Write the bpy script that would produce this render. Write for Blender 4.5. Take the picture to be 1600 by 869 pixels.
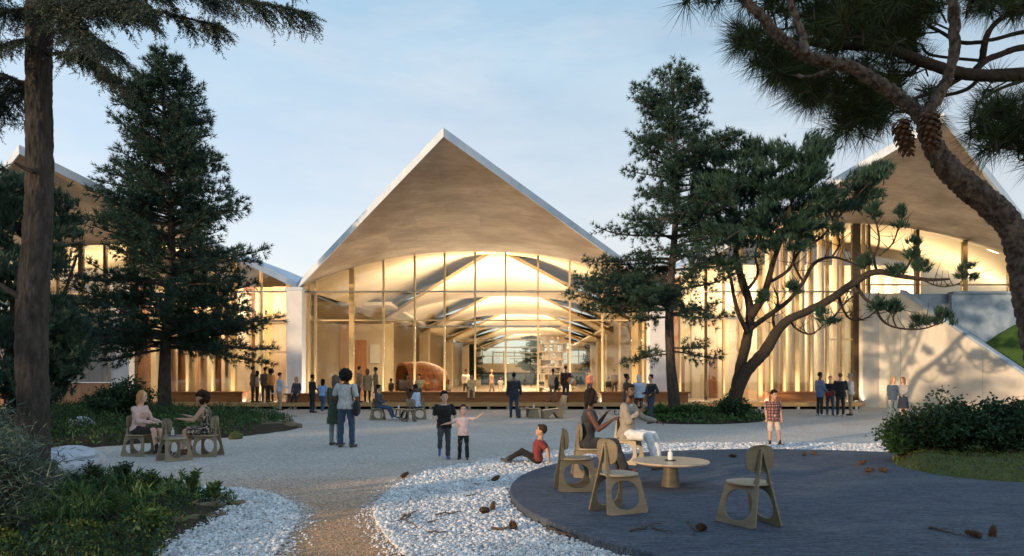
import bpy, bmesh, math, random
import numpy as np
from mathutils import Vector, Matrix, Quaternion
R = math.radians
SHADE = []
_c = -22.0; _k = 0
while _c < 46:                                    # (across, along, scale) of unseen firs added sunward to shade the court, gaps let sun in
    if not (3.6 < _c < 10.9 or 17.6 < _c < 20.2):
        _u = 24+(_k % 2)*3.2; SHADE.append((_u*-.75+_c*-.66, _u*-.66+_c*.75, .62+.05*((_k*7) % 3)))
    elif _c < 12 and _k % 2: _u = 30; SHADE.append((_u*-.75+_c*-.66, _u*-.66+_c*.75, .26))
    _c += 1.55; _k += 1
rnd = random.Random(7)
nr = np.random.default_rng(11)
for o in list(bpy.data.objects): bpy.data.objects.remove(o)
scene = bpy.context.scene
COL = scene.collection
# ---------------------------------------------------------------- camera, sky, sun, exposure
CAMH = 1.62; FPX = 1600*24/36.0; HORY = 590.0
cam_d = bpy.data.cameras.new('camera'); cam = bpy.data.objects.new('camera', cam_d); COL.objects.link(cam)
cam.location = (0, 0, CAMH); cam.rotation_euler = (R(90), 0, 0)
cam_d.lens = 24; cam_d.sensor_width = 36; cam_d.shift_y = (HORY-434.5)/1600.0
cam_d.clip_start = 0.05; cam_d.clip_end = 2000
scene.camera = cam
SUN_EL = R(8.0); SUN_DIR = Vector((-0.75, -0.66, 0)).normalized()      # towards the sun
S = Vector((SUN_DIR.x*math.cos(SUN_EL), SUN_DIR.y*math.cos(SUN_EL), math.sin(SUN_EL)))
world = bpy.data.worlds.new('World'); scene.world = world; world.use_nodes = True
nt = world.node_tree; nt.nodes.clear()
def wn(t, **k):
    n = nt.nodes.new(t)
    for a, b in k.items(): setattr(n, a, b)
    return n
wl = nt.links.new
sky = wn('ShaderNodeTexSky', sky_type='NISHITA', sun_disc=False)
sky.sun_elevation = SUN_EL; sky.sun_rotation = -math.atan2(SUN_DIR.x, SUN_DIR.y)
sky.altitude = 0; sky.air_density = 1.0; sky.dust_density = 0.4; sky.ozone_density = 3.0
tc = wn('ShaderNodeTexCoord'); mp = wn('ShaderNodeMapping'); mp.inputs['Scale'].default_value = (1.0, 1.0, 3.2)
wl(tc.outputs['Generated'], mp.inputs['Vector'])
nz = wn('ShaderNodeTexNoise'); nz.inputs['Scale'].default_value = 2.1; nz.inputs['Detail'].default_value = 9; nz.inputs['Roughness'].default_value = .62
wl(mp.outputs['Vector'], nz.inputs['Vector'])
cr = wn('ShaderNodeValToRGB'); cr.color_ramp.elements[0].position = .42; cr.color_ramp.elements[1].position = .78
cr.color_ramp.elements[0].color = (0, 0, 0, 1); cr.color_ramp.elements[1].color = (.55, .55, .55, 1)
wl(nz.outputs['Fac'], cr.inputs['Fac'])
# thin high veil of evening cloud, warmer and denser low down (the same at every bearing)
sep = wn('ShaderNodeSeparateXYZ'); wl(tc.outputs['Generated'], sep.inputs['Vector'])
vr = wn('ShaderNodeValToRGB'); E = vr.color_ramp.elements
VEIL = [(0.0, (1.02, .93, .83)), (.10, (1.06, .98, .89)), (.193, (1.0, .97, .92)), (.343, (.78, .89, .95)), (.484, (.56, .79, .95)), (1.0, (.36, .60, .86))]
for i, (p, c) in enumerate(VEIL):
    e = E[i] if i < 2 else E.new(p)
    e.position = p; e.color = (*c, 1)
wl(sep.outputs['Z'], vr.inputs['Fac'])
vs_ = wn('ShaderNodeMix', data_type='RGBA', blend_type='MULTIPLY'); vs_.inputs[0].default_value = 1; vs_.inputs[7].default_value = (4.1, 4.1, 4.1, 1); vs_.clamp_result = False
wl(vr.outputs['Color'], vs_.inputs[6])
ad = wn('ShaderNodeMath', operation='MULTIPLY_ADD'); ad.inputs[1].default_value = .55; ad.inputs[2].default_value = .60
wl(cr.outputs['Color'], ad.inputs[0])
mx = wn('ShaderNodeMix', data_type='RGBA')
# lit cloud wisps inside the veil
nw = wn('ShaderNodeTexNoise'); nw.inputs['Scale'].default_value = 3.3; nw.inputs['Detail'].default_value = 8; nw.inputs['Roughness'].default_value = .58; nw.inputs['Distortion'].default_value = .6; mw = wn('ShaderNodeMapping'); mw.inputs['Scale'].default_value = (1, 1, 4.6); mw.inputs['Location'].default_value = (3.1, 1.7, .4)
wl(tc.outputs['Generated'], mw.inputs['Vector']); wl(mw.outputs['Vector'], nw.inputs['Vector'])
rw = wn('ShaderNodeMapRange'); rw.inputs['From Min'].default_value = .47; rw.inputs['From Max'].default_value = .72; rw.inputs['To Max'].default_value = .42; wl(nw.outputs['Fac'], rw.inputs['Value'])
mv = wn('ShaderNodeMix', data_type='RGBA'); mv.inputs[7].default_value = (4.25, 4.05, 3.9, 1); wl(rw.outputs['Result'], mv.inputs[0]); wl(vs_.outputs[2], mv.inputs[6])
wl(ad.outputs[0], mx.inputs[0]); wl(sky.outputs['Color'], mx.inputs[6]); wl(mv.outputs[2], mx.inputs[7])
bg = wn('ShaderNodeBackground'); bg.inputs['Strength'].default_value = 0.15
wl(mx.outputs[2], bg.inputs['Color'])
wo = wn('ShaderNodeOutputWorld'); wl(bg.outputs[0], wo.inputs['Surface'])
sun_d = bpy.data.lights.new('sun', 'SUN'); sun = bpy.data.objects.new('sun', sun_d); COL.objects.link(sun)
sun_d.energy = 2.6; sun_d.angle = R(1.0); sun_d.color = (1.0, .68, .40)
sun.rotation_euler = (-S).to_track_quat('-Z', 'Y').to_euler(); sun.location = S*80
scene.view_settings.view_transform = 'Standard'; scene.view_settings.look = 'None'
scene.view_settings.exposure = 0.70; scene.view_settings.gamma = 1.0; scene.view_settings.use_curve_mapping = False
scene.render.engine = 'CYCLES'
cy = scene.cycles; cy.use_denoising = True; cy.max_bounces = 7; cy.diffuse_bounces = 3; cy.glossy_bounces = 3
cy.transparent_max_bounces = 14; cy.transmission_bounces = 4; cy.caustics_reflective = False; cy.caustics_refractive = False
cy.sample_clamp_indirect = 6.0; cy.use_adaptive_sampling = True; cy.adaptive_threshold = .015
try: cy.denoiser = 'OPENIMAGEDENOISE'
except Exception: pass
# ---------------------------------------------------------------- pixel of the photograph -> place in the world
def XP(px, Y): return (px-800)*Y/FPX
def ZP(py, Y): return CAMH+(HORY-py)*Y/FPX
def at(px, py, Y): return Vector((XP(px, Y), Y, ZP(py, Y)))
def gnd(px, py, z=0.0):
    Y = (CAMH-z)*FPX/(py-HORY); return Vector((XP(px, Y), Y, z))
# ---------------------------------------------------------------- materials
MATS = {}
def pm(name, c1, c2=None, scale=6, rough=.8, bump=0.0, bscale=40, stretch=(1, 1, 1), detail=6, spec=.3, island=0.0, metal=0.0, sheen=0.0, wear=None, coords='Object', emis=None):
    """procedural material: two colours mixed by noise, optional stain layer, fine bump, per-piece variation"""
    m = bpy.data.materials.new(name); m.use_nodes = True; t = m.node_tree; N = t.nodes; L = t.links.new
    b = N['Principled BSDF']; b.inputs['Roughness'].default_value = rough; b.inputs['Specular IOR Level'].default_value = spec
    b.inputs['Metallic'].default_value = metal
    if sheen: b.inputs['Sheen Weight'].default_value = sheen
    c2 = c2 or tuple(min(1, v*1.25) for v in c1)
    co = N.new('ShaderNodeTexCoord'); ma = N.new('ShaderNodeMapping'); ma.inputs['Scale'].default_value = stretch
    L(co.outputs[coords], ma.inputs['Vector'])
    n1 = N.new('ShaderNodeTexNoise'); n1.inputs['Scale'].default_value = scale; n1.inputs['Detail'].default_value = detail; n1.inputs['Roughness'].default_value = .6
    L(ma.outputs['Vector'], n1.inputs['Vector'])
    r1 = N.new('ShaderNodeValToRGB'); r1.color_ramp.elements[0].position = .34; r1.color_ramp.elements[1].position = .68
    r1.color_ramp.elements[0].color = (*c1, 1); r1.color_ramp.elements[1].color = (*c2, 1)
    L(n1.outputs['Fac'], r1.inputs['Fac']); out = r1.outputs['Color']
    if wear:                                           # (colour, scale, lo, hi, stretch)
        n2 = N.new('ShaderNodeTexNoise'); n2.inputs['Scale'].default_value = wear[1]; n2.inputs['Detail'].default_value = 8
        m2 = N.new('ShaderNodeMapping'); m2.inputs['Scale'].default_value = wear[4] if len(wear) > 4 else (1, 1, 1)
        L(co.outputs[coords], m2.inputs['Vector']); L(m2.outputs['Vector'], n2.inputs['Vector'])
        r2 = N.new('ShaderNodeMapRange'); r2.inputs['From Min'].default_value = wear[2]; r2.inputs['From Max'].default_value = wear[3]
        L(n2.outputs['Fac'], r2.inputs['Value'])
        mm = N.new('ShaderNodeMix'); mm.data_type = 'RGBA'; mm.inputs[7].default_value = (*wear[0], 1)
        L(r2.outputs['Result'], mm.inputs[0]); L(out, mm.inputs[6]); out = mm.outputs[2]
    if island:
        g = N.new('ShaderNodeNewGeometry'); h = N.new('ShaderNodeHueSaturation')
        r3 = N.new('ShaderNodeMapRange'); r3.inputs['To Min'].default_value = 1-island; r3.inputs['To Max'].default_value = 1+island
        L(g.outputs['Random Per Island'], r3.inputs['Value']); L(r3.outputs['Result'], h.inputs['Value']); L(out, h.inputs['Color']); out = h.outputs['Color']
    L(out, b.inputs['Base Color'])
    if bump:
        n3 = N.new('ShaderNodeTexNoise'); n3.inputs['Scale'].default_value = bscale; n3.inputs['Detail'].default_value = 5
        L(ma.outputs['Vector'], n3.inputs['Vector'])
        bp = N.new('ShaderNodeBump'); bp.inputs['Strength'].default_value = min(1, bump); bp.inputs['Distance'].default_value = .02
        L(n3.outputs['Fac'], bp.inputs['Height']); L(bp.outputs['Normal'], b.inputs['Normal'])
    if emis:
        b.inputs['Emission Color'].default_value = (*emis[0], 1); b.inputs['Emission Strength'].default_value = emis[1]
    MATS[name] = m; return m
def leafmat(name, c1, c2, scale=1.5, island=.45, rough=.6, trans=.25):
    m = pm(name, c1, c2, scale=scale, rough=rough, island=island, spec=.25)
    if trans:
        t = m.node_tree; b = t.nodes['Principled BSDF']; o = t.nodes['Material Output']
        tr = t.nodes.new('ShaderNodeBsdfTranslucent'); mix = t.nodes.new('ShaderNodeMixShader'); mix.inputs[0].default_value = trans
        src = b.inputs['Base Color'].links[0].from_socket
        t.links.new(src, tr.inputs['Color']); t.links.new(b.outputs[0], mix.inputs[1]); t.links.new(tr.outputs[0], mix.inputs[2]); t.links.new(mix.outputs[0], o.inputs['Surface'])
    return m
def glassmat(name, tint=(.96, .97, .95), refl=1.0):
    m = bpy.data.materials.new(name); m.use_nodes = True; t = m.node_tree; N = t.nodes; L = t.links.new; N.clear()
    tr = N.new('ShaderNodeBsdfTransparent'); tr.inputs['Color'].default_value = (*tint, 1)
    gl = N.new('ShaderNodeBsdfGlossy'); gl.inputs['Roughness'].default_value = .02
    fr = N.new('ShaderNodeFresnel'); fr.inputs['IOR'].default_value = 1.5
    mu = N.new('ShaderNodeMath'); mu.operation = 'MULTIPLY'; mu.inputs[1].default_value = refl; mu.use_clamp = True
    mix = N.new('ShaderNodeMixShader'); o = N.new('ShaderNodeOutputMaterial')
    L(fr.outputs[0], mu.inputs[0]); L(mu.outputs[0], mix.inputs[0]); L(tr.outputs[0], mix.inputs[1]); L(gl.outputs[0], mix.inputs[2]); L(mix.outputs[0], o.inputs['Surface'])
    MATS[name] = m; return m
# ---------------------------------------------------------------- mesh helpers
def rot_to(d, up=(0, 0, 1)):
    d = Vector(d).normalized(); u = Vector(up)
    if abs(d.dot(u)) > .98: u = Vector((0, 1, 0))
    x = d.cross(u).normalized(); y = x.cross(d).normalized(); return x, y, d
class MB:
    def __init__(s): s.v = []; s.f = []
    def add(s, vs, fs):
        b = len(s.v); s.v.extend([tuple(p) for p in vs]); s.f.extend([tuple(b+i for i in f) for f in fs]); return s
    def box(s, x0, x1, y0, y1, z0, z1):
        vs = [(x, y, z) for z in (z0, z1) for y in (y0, y1) for x in (x0, x1)]
        return s.add(vs, [(0, 2, 3, 1), (4, 5, 7, 6), (0, 1, 5, 4), (2, 6, 7, 3), (0, 4, 6, 2), (1, 3, 7, 5)])
    def beam(s, p, q, w, h, up=(0, 0, 1)):
        p = Vector(p); q = Vector(q); x, y, d = rot_to(q-p, up); vs = []
        for c in (p, q):
            for a, b in ((-1, -1), (1, -1), (1, 1), (-1, 1)): vs.append(c+x*a*w/2+y*b*h/2)
        return s.add(vs, [(3, 2, 1, 0), (4, 5, 6, 7), (0, 1, 5, 4), (1, 2, 6, 5), (2, 3, 7, 6), (3, 0, 4, 7)])
    def tube(s, pts, rad, n=8, cap=True, jit=0.0, flat=1.0, up=None):
        pts = [Vector(p) for p in pts]; m = len(pts)
        if not hasattr(rad, '__len__'): rad = [rad]*m
        vs = []; fs = []; x = None
        for i, p in enumerate(pts):
            d = (pts[min(i+1, m-1)]-pts[max(i-1, 0)])
            if d.length < 1e-9: d = Vector((0, 0, 1))
            d.normalize()
            if x is None:
                u = Vector(up) if up else (Vector((0, 0, 1)) if abs(d.z) < .9 else Vector((1, 0, 0)))
                x = (u-d*u.dot(d)).normalized()
            else:
                x = (x-d*x.dot(d))
                if x.length < 1e-6: x = d.orthogonal()
                x.normalize()
            y = d.cross(x)
            for k in range(n):
                a = 2*math.pi*k/n; r = rad[i]*(1+(rnd.uniform(-jit, jit) if jit else 0))
                vs.append(p+x*math.cos(a)*r+y*math.sin(a)*r*flat)
        for i in range(m-1):
            for k in range(n):
                k2 = (k+1) % n; fs.append((i*n+k, i*n+k2, (i+1)*n+k2, (i+1)*n+k))
        if cap:
            vs.append(pts[0]); vs.append(pts[-1]); c0 = len(vs)-2; c1 = c0+1
            for k in range(n):
                k2 = (k+1) % n; fs.append((c0, k2, k)); fs.append((c1, (m-1)*n+k, (m-1)*n+k2))
        return s.add(vs, fs)
    def ball(s, c, rx, ry=None, rz=None, M=None, nu=12, nv=8):
        ry = ry or rx; rz = rz or rx; c = Vector(c); vs = []; fs = []
        for j in range(1, nv):
            th = math.pi*j/nv
            for i in range(nu):
                a = 2*math.pi*i/nu; p = Vector((rx*math.sin(th)*math.cos(a), ry*math.sin(th)*math.sin(a), rz*math.cos(th)))
                vs.append(c+(M @ p if M else p))
        for z in (rz, -rz):
            p = Vector((0, 0, z)); vs.append(c+(M @ p if M else p))
        t0 = (nv-1)*nu
        for j in range(nv-2):
            for i in range(nu):
                i2 = (i+1) % nu; fs.append((j*nu+i, (j+1)*nu+i, (j+1)*nu+i2, j*nu+i2))
        for i in range(nu):
            i2 = (i+1) % nu; fs.append((t0, i, i2)); fs.append((t0+1, (nv-2)*nu+i2, (nv-2)*nu+i))
        return s.add(vs, fs)
    def lathe(s, prof, n=24, c=(0, 0, 0), M=None):
        c = Vector(c); vs = []; fs = []
        for r, z in prof:
            for k in range(n):
                a = 2*math.pi*k/n; p = Vector((r*math.cos(a), r*math.sin(a), z)); vs.append(c+(M @ p if M else p))
        m = len(prof)
        for i in range(m-1):
            for k in range(n):
                k2 = (k+1) % n; fs.append((i*n+k, i*n+k2, (i+1)*n+k2, (i+1)*n+k))
        fs.append(tuple(reversed(range(n)))); fs.append(tuple(range((m-1)*n, m*n)))
        return s.add(vs, fs)
    def prism(s, poly, z0, z1, M=None):
        n = len(poly); vs = [Vector((p[0], p[1], z)) for z in (z0, z1) for p in poly]
        if M: vs = [M @ v for v in vs]
        fs = [tuple(reversed(range(n))), tuple(range(n, 2*n))]+[(i, (i+1) % n, n+(i+1) % n, n+i) for i in range(n)]
        return s.add(vs, fs)
    def xf(s, M): s.v = [tuple(M @ Vector(p)) for p in s.v]; return s
    def build(s, name, m=None, parent=None, smooth=False, bevel=0):
        me = bpy.data.meshes.new(name); me.from_pydata(s.v, [], s.f); me.update()
        return link(name, me, m, parent, smooth, bevel)
def link(name, me, m=None, parent=None, smooth=False, bevel=0):
    o = bpy.data.objects.new(name, me); COL.objects.link(o)
    if m: me.materials.append(MATS[m] if isinstance(m, str) else m)
    if parent: o.parent = parent
    if smooth: me.polygons.foreach_set('use_smooth', [True]*len(me.polygons))
    if bevel:
        bv = o.modifiers.new('edge', 'BEVEL'); bv.width = bevel; bv.segments = 2; bv.limit_method = 'ANGLE'
    return o
def np_mesh(name, V, F, m=None, parent=None, smooth=False):
    """V (n,3) floats, F (m,k) ints"""
    V = np.ascontiguousarray(V, dtype=np.float32); F = np.ascontiguousarray(F, dtype=np.int32); k = F.shape[1]
    me = bpy.data.meshes.new(name); me.vertices.add(len(V)); me.vertices.foreach_set('co', V.ravel())
    me.loops.add(F.size); me.loops.foreach_set('vertex_index', F.ravel())
    me.polygons.add(len(F)); me.polygons.foreach_set('loop_start', np.arange(0, F.size, k, dtype=np.int32))
    me.update(calc_edges=True); return link(name, me, m, parent, smooth)
def basis(D, spin=None):
    """orthonormal frames (n,3,3) whose third column is D, with random spin"""
    D = D/np.maximum(np.linalg.norm(D, axis=1, keepdims=True), 1e-9)
    U = np.where(np.abs(D[:, 2:3]) > .95, np.array([[1., 0, 0]]), np.array([[0, 0, 1.]]))
    X = np.cross(D, U); X /= np.maximum(np.linalg.norm(X, axis=1, keepdims=True), 1e-9); Y = np.cross(X, D)
    if spin is not None:
        c = np.cos(spin)[:, None]; s_ = np.sin(spin)[:, None]; X, Y = X*c+Y*s_, Y*c-X*s_
    return np.stack([X, Y, D], axis=2)
def scatter(T, F, P, D, S_, spin=None):
    """copies of template T (faces F) at P along D scaled by S_ -> one V, F"""
    n = len(P); spin = nr.uniform(0, 6.283, n) if spin is None else spin
    B = basis(np.asarray(D, float), spin); S_ = np.asarray(S_, float).reshape(n, -1)
    if S_.shape[1] == 1: S_ = np.repeat(S_, 3, 1)
    V = np.einsum('nij,nkj->nki', B, T[None]*S_[:, None, :])+np.asarray(P)[:, None, :]
    FF = F[None]+(np.arange(n)*len(T))[:, None, None]
    return V.reshape(-1, 3), FF.reshape(-1, F.shape[1])
def tag(o, label=None, cat=None, group=None, kind=None):
    if label: o['label'] = label
    if cat: o['category'] = cat
    if group: o['group'] = group
    if kind: o['kind'] = kind
    return o
def empty(name, loc=(0, 0, 0), rz=0.0, label=None, cat=None, group=None):
    o = bpy.data.objects.new(name, None); COL.objects.link(o); o.location = loc; o.rotation_euler = (0, 0, rz); o.empty_display_size = .2
    return tag(o, label, cat, group)
def copy_tree(o, parent=None):
    c = o.copy(); COL.objects.link(c); c.parent = parent
    for ch in list(o.children): copy_tree(ch, c)
    return c
def in_poly(P, poly):
    x, y = P[:, 0], P[:, 1]; n = len(poly); r = np.zeros(len(P), bool); j = n-1
    for i in range(n):
        xi, yi = poly[i][:2]; xj, yj = poly[j][:2]
        r ^= ((yi > y) != (yj > y)) & (x < (xj-xi)*(y-yi)/((yj-yi) if abs(yj-yi) > 1e-12 else 1e-12)+xi); j = i
    return r
def samp_poly(poly, n):
    q = np.array([p[:2] for p in poly]); lo = q.min(0); hi = q.max(0); out = []
    got = 0
    while got < n:
        P = nr.uniform(lo, hi, (n*3, 2)); P = P[in_poly(P, poly)]; out.append(P); got += len(P)
        if not len(P): break
    return np.concatenate(out)[:n]
def spline(pts, per=6):
    """Catmull-Rom through points (tuples of any length)"""
    P = [np.array(p, float) for p in pts]; P = [2*P[0]-P[1]]+P+[2*P[-1]-P[-2]]; out = []
    for i in range(1, len(P)-2):
        for k in range(per):
            t = k/per; a, b, c, d = P[i-1:i+3]
            out.append(.5*((2*b)+(c-a)*t+(2*a-5*b+4*c-d)*t*t+(3*b-a-3*c+d)*t**3))
    out.append(P[-2]); return out
# ---------------------------------------------------------------- palette
def soffit_material():
    # board-marked lining: faint panels, grain drawn along them, cloudy staining
    m = pm('soffit', (.40, .31, .24), (.56, .45, .355), scale=1.1, rough=.75, bump=.2, bscale=10, stretch=(.35, 1.1, 2.4), detail=14, wear=((.285, .205, .155), .55, .44, .74, (.7, .9, 1.2)))
    t = m.node_tree; N = t.nodes; L = t.links.new; b = N['Principled BSDF']; src = b.inputs['Base Color'].links[0].from_socket; co = N.new('ShaderNodeTexCoord')
    br = N.new('ShaderNodeTexBrick'); br.inputs['Scale'].default_value = 1.0; br.inputs['Brick Width'].default_value = 3.1; br.inputs['Row Height'].default_value = 1.25; br.inputs['Mortar Size'].default_value = .006
    br.inputs['Color1'].default_value = (.88, .88, .88, 1); br.inputs['Color2'].default_value = (1.1, 1.09, 1.07, 1); br.inputs['Mortar'].default_value = (.72, .70, .68, 1); L(co.outputs['Object'], br.inputs['Vector'])
    n2 = N.new('ShaderNodeTexNoise'); n2.inputs['Scale'].default_value = 1.0; n2.inputs['Detail'].default_value = 10; n2.inputs['Roughness'].default_value = .7; mp_ = N.new('ShaderNodeMapping'); mp_.inputs['Scale'].default_value = (1.2, 9, 12); L(co.outputs['Object'], mp_.inputs['Vector']); L(mp_.outputs['Vector'], n2.inputs['Vector'])
    r = N.new('ShaderNodeMapRange'); r.inputs['From Min'].default_value = .3; r.inputs['From Max'].default_value = .7; r.inputs['To Min'].default_value = .80; r.inputs['To Max'].default_value = 1.14; L(n2.outputs['Fac'], r.inputs['Value'])
    for sk_ in (br.outputs['Color'], r.outputs['Result']):
        mx = N.new('ShaderNodeMix'); mx.data_type = 'RGBA'; mx.blend_type = 'MULTIPLY'; mx.inputs[0].default_value = 1; L(src, mx.inputs[6]); L(sk_, mx.inputs[7]); src = mx.outputs[2]
    L(src, b.inputs['Base Color'])
soffit_material()
pm('ceiling', (.50, .40, .27), (.64, .53, .37), scale=.5, rough=.8, bump=.15, bscale=8, stretch=(.4, 1, 1))
pm('fascia', (.55, .64, .74), (.68, .75, .82), scale=1.2, rough=.5, bump=.1, bscale=18, wear=((.46, .56, .68), 1.5, .5, .75))  # blue of the reflected sky put into the base tint
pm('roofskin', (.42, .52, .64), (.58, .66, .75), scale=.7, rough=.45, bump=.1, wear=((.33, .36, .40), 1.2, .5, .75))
pm('concrete', (.72, .74, .78), (.82, .83, .86), scale=1.3, rough=.78, bump=.22, bscale=30, wear=((.60, .62, .66), 2.2, .52, .78, (1, 1, .45)))
pm('wallconc', (.54, .51, .45), (.66, .63, .565), scale=.8, rough=.8, bump=.22, bscale=26, wear=((.45, .43, .375), 1.6, .5, .8, (1, 1, .35)))
pm('boardconc', (.27, .25, .215), (.40, .375, .33), scale=2.2, rough=.85, bump=.3, bscale=24, stretch=(5, 5, .22))
pm('timber', (.50, .34, .15), (.63, .45, .22), scale=3, rough=.5, bump=.1, bscale=30, stretch=(6, 6, .5))
pm('pine', (.62, .46, .24), (.74, .58, .33), scale=3, rough=.5, stretch=(6, 6, .5))
pm('bronze', (.10, .075, .05), (.15, .115, .075), scale=8, rough=.4, metal=.4)
pm('bench', (.30, .125, .045), (.42, .19, .075), scale=3, rough=.45, bump=.12, bscale=30, stretch=(.4, 6, 6))
pm('deck', (.44, .27, .11), (.58, .38, .18), scale=3, rough=.5, bump=.15, bscale=30, stretch=(.4, 8, 4))
pm('steel', (.42, .43, .44), (.5, .5, .5), rough=.35, metal=.8)
pm('gapshade', (.012, .012, .012), (.02, .02, .02))  # near-black standing in for shade under the deck and in the pod
pm('plaster', (.62, .54, .43), (.70, .62, .51), scale=.7, rough=.85)
pm('terracotta', (.44, .215, .115), (.54, .29, .165), scale=3, rough=.8, stretch=(4, 4, .4), bump=.1)
pm('cream', (.72, .62, .42), (.78, .69, .50), scale=2, rough=.8, stretch=(5, 5, .3))
pm('blush', (.60, .43, .31), (.68, .51, .39), scale=2, rough=.8, stretch=(5, 5, .3))
pm('umber', (.20, .09, .045), (.28, .135, .07), scale=2, rough=.7, stretch=(5, 5, .3))
pm('floorin', (.36, .27, .18), (.45, .35, .25), scale=2, rough=.35, spec=.5)
pm('podwood', (.26, .085, .03), (.42, .16, .06), scale=2.5, rough=.5, bump=.2, bscale=20, stretch=(.5, 3, 3))
pm('sculpture', (.66, .55, .43), (.76, .66, .54), scale=4, rough=.6)
pm('skyconc', (.26, .36, .48), (.38, .47, .58), scale=1.5, rough=.75, bump=.2, wear=((.20, .28, .38), 2, .5, .75))  # grey concrete with the blue of skylight put into its colour
pm('lawn', (.035, .085, .018), (.06, .125, .03), scale=9, rough=.9, bump=.6, bscale=120)
pm('soil', (.030, .021, .013), (.055, .038, .023), scale=9, rough=.95, bump=.7, bscale=50)
pm('moss', (.055, .075, .02), (.12, .12, .04), scale=7, rough=.95, bump=.7, bscale=60)
pm('pebble', (.54, .55, .565), (.77, .765, .755), scale=3, rough=.7, island=.27, spec=.25)
pm('pebblebed', (.42, .43, .44), (.58, .58, .58), scale=60, rough=.9, bump=.6, bscale=90)
pm('rock', (.34, .37, .42), (.62, .64, .68), scale=2.4, rough=.6, bump=.35, bscale=10, stretch=(1, 1, 3.5), wear=((.20, .22, .26), 3, .52, .66, (.6, .6, 3)))
pm('log', (.13, .10, .07), (.24, .19, .135), scale=4, rough=.9, bump=.7, bscale=22, stretch=(1, 1, 1), wear=((.10, .12, .035), 3, .52, .66))
pm('bark', (.028, .025, .023), (.080, .070, .062), scale=9, rough=.95, bump=.9, bscale=26, stretch=(1.6, 1.6, .45))
pm('pinebark', (.060, .046, .038), (.19, .145, .112), scale=20, rough=.9, bump=1.0, bscale=48, stretch=(1.3, 1.3, .7), wear=((.05, .034, .026), 32, .5, .62))
pm('darkbark', (.030, .024, .019), (.062, .048, .038), scale=10, rough=.95, bump=.8, bscale=40)
pm('ply', (.19, .155, .10), (.27, .22, .15), scale=3.2, rough=.5, bump=.08, bscale=40, stretch=(1, 1, 5))
pm('plylight', (.33, .28, .20), (.42, .36, .26), scale=3.2, rough=.45, stretch=(1, 5, 1))
pm('plydark', (.075, .07, .05), (.12, .11, .08), scale=3.2, rough=.5, stretch=(1, 1, 5))
pm('tabletop', (.42, .31, .20), (.60, .47, .33), scale=2.6, rough=.35, stretch=(.6, 7, 1), spec=.5)
pm('cone', (.075, .040, .020), (.17, .095, .05), scale=30, rough=.8, island=.35)
pm('twig', (.065, .045, .032), (.14, .10, .07), scale=20, rough=.9)
pm('whiteplastic', (.75, .75, .73), (.8, .8, .78), rough=.3, spec=.5)
pm('black', (.012, .012, .013), (.02, .02, .021), rough=.5)
leafmat('needle_fir', (.018, .046, .036), (.044, .088, .060), scale=.8, island=.5, trans=.12)
leafmat('needle_pine', (.018, .052, .038), (.046, .098, .062), scale=1.2, island=.5, trans=.15)
leafmat('needle_near', (.024, .044, .016), (.060, .085, .026), scale=5, island=.5, trans=.2)
leafmat('needle_spruce', (.024, .040, .030), (.062, .085, .062), scale=1.2, island=.5, trans=.12)
leafmat('leaf_dark', (.020, .050, .022), (.046, .092, .038), scale=2, island=.55, trans=.2)
leafmat('leaf_mid', (.040, .095, .030), (.088, .165, .050), scale=2, island=.5, trans=.25)
leafmat('leaf_lime', (.085, .125, .022), (.18, .21, .045), scale=3, island=.5, trans=.25)
leafmat('leaf_grey', (.075, .115, .085), (.16, .20, .155), scale=3, island=.4, trans=.2)
glassmat('glass', refl=2.0); glassmat('glassdark', (.30, .36, .34), 1.2)
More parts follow.
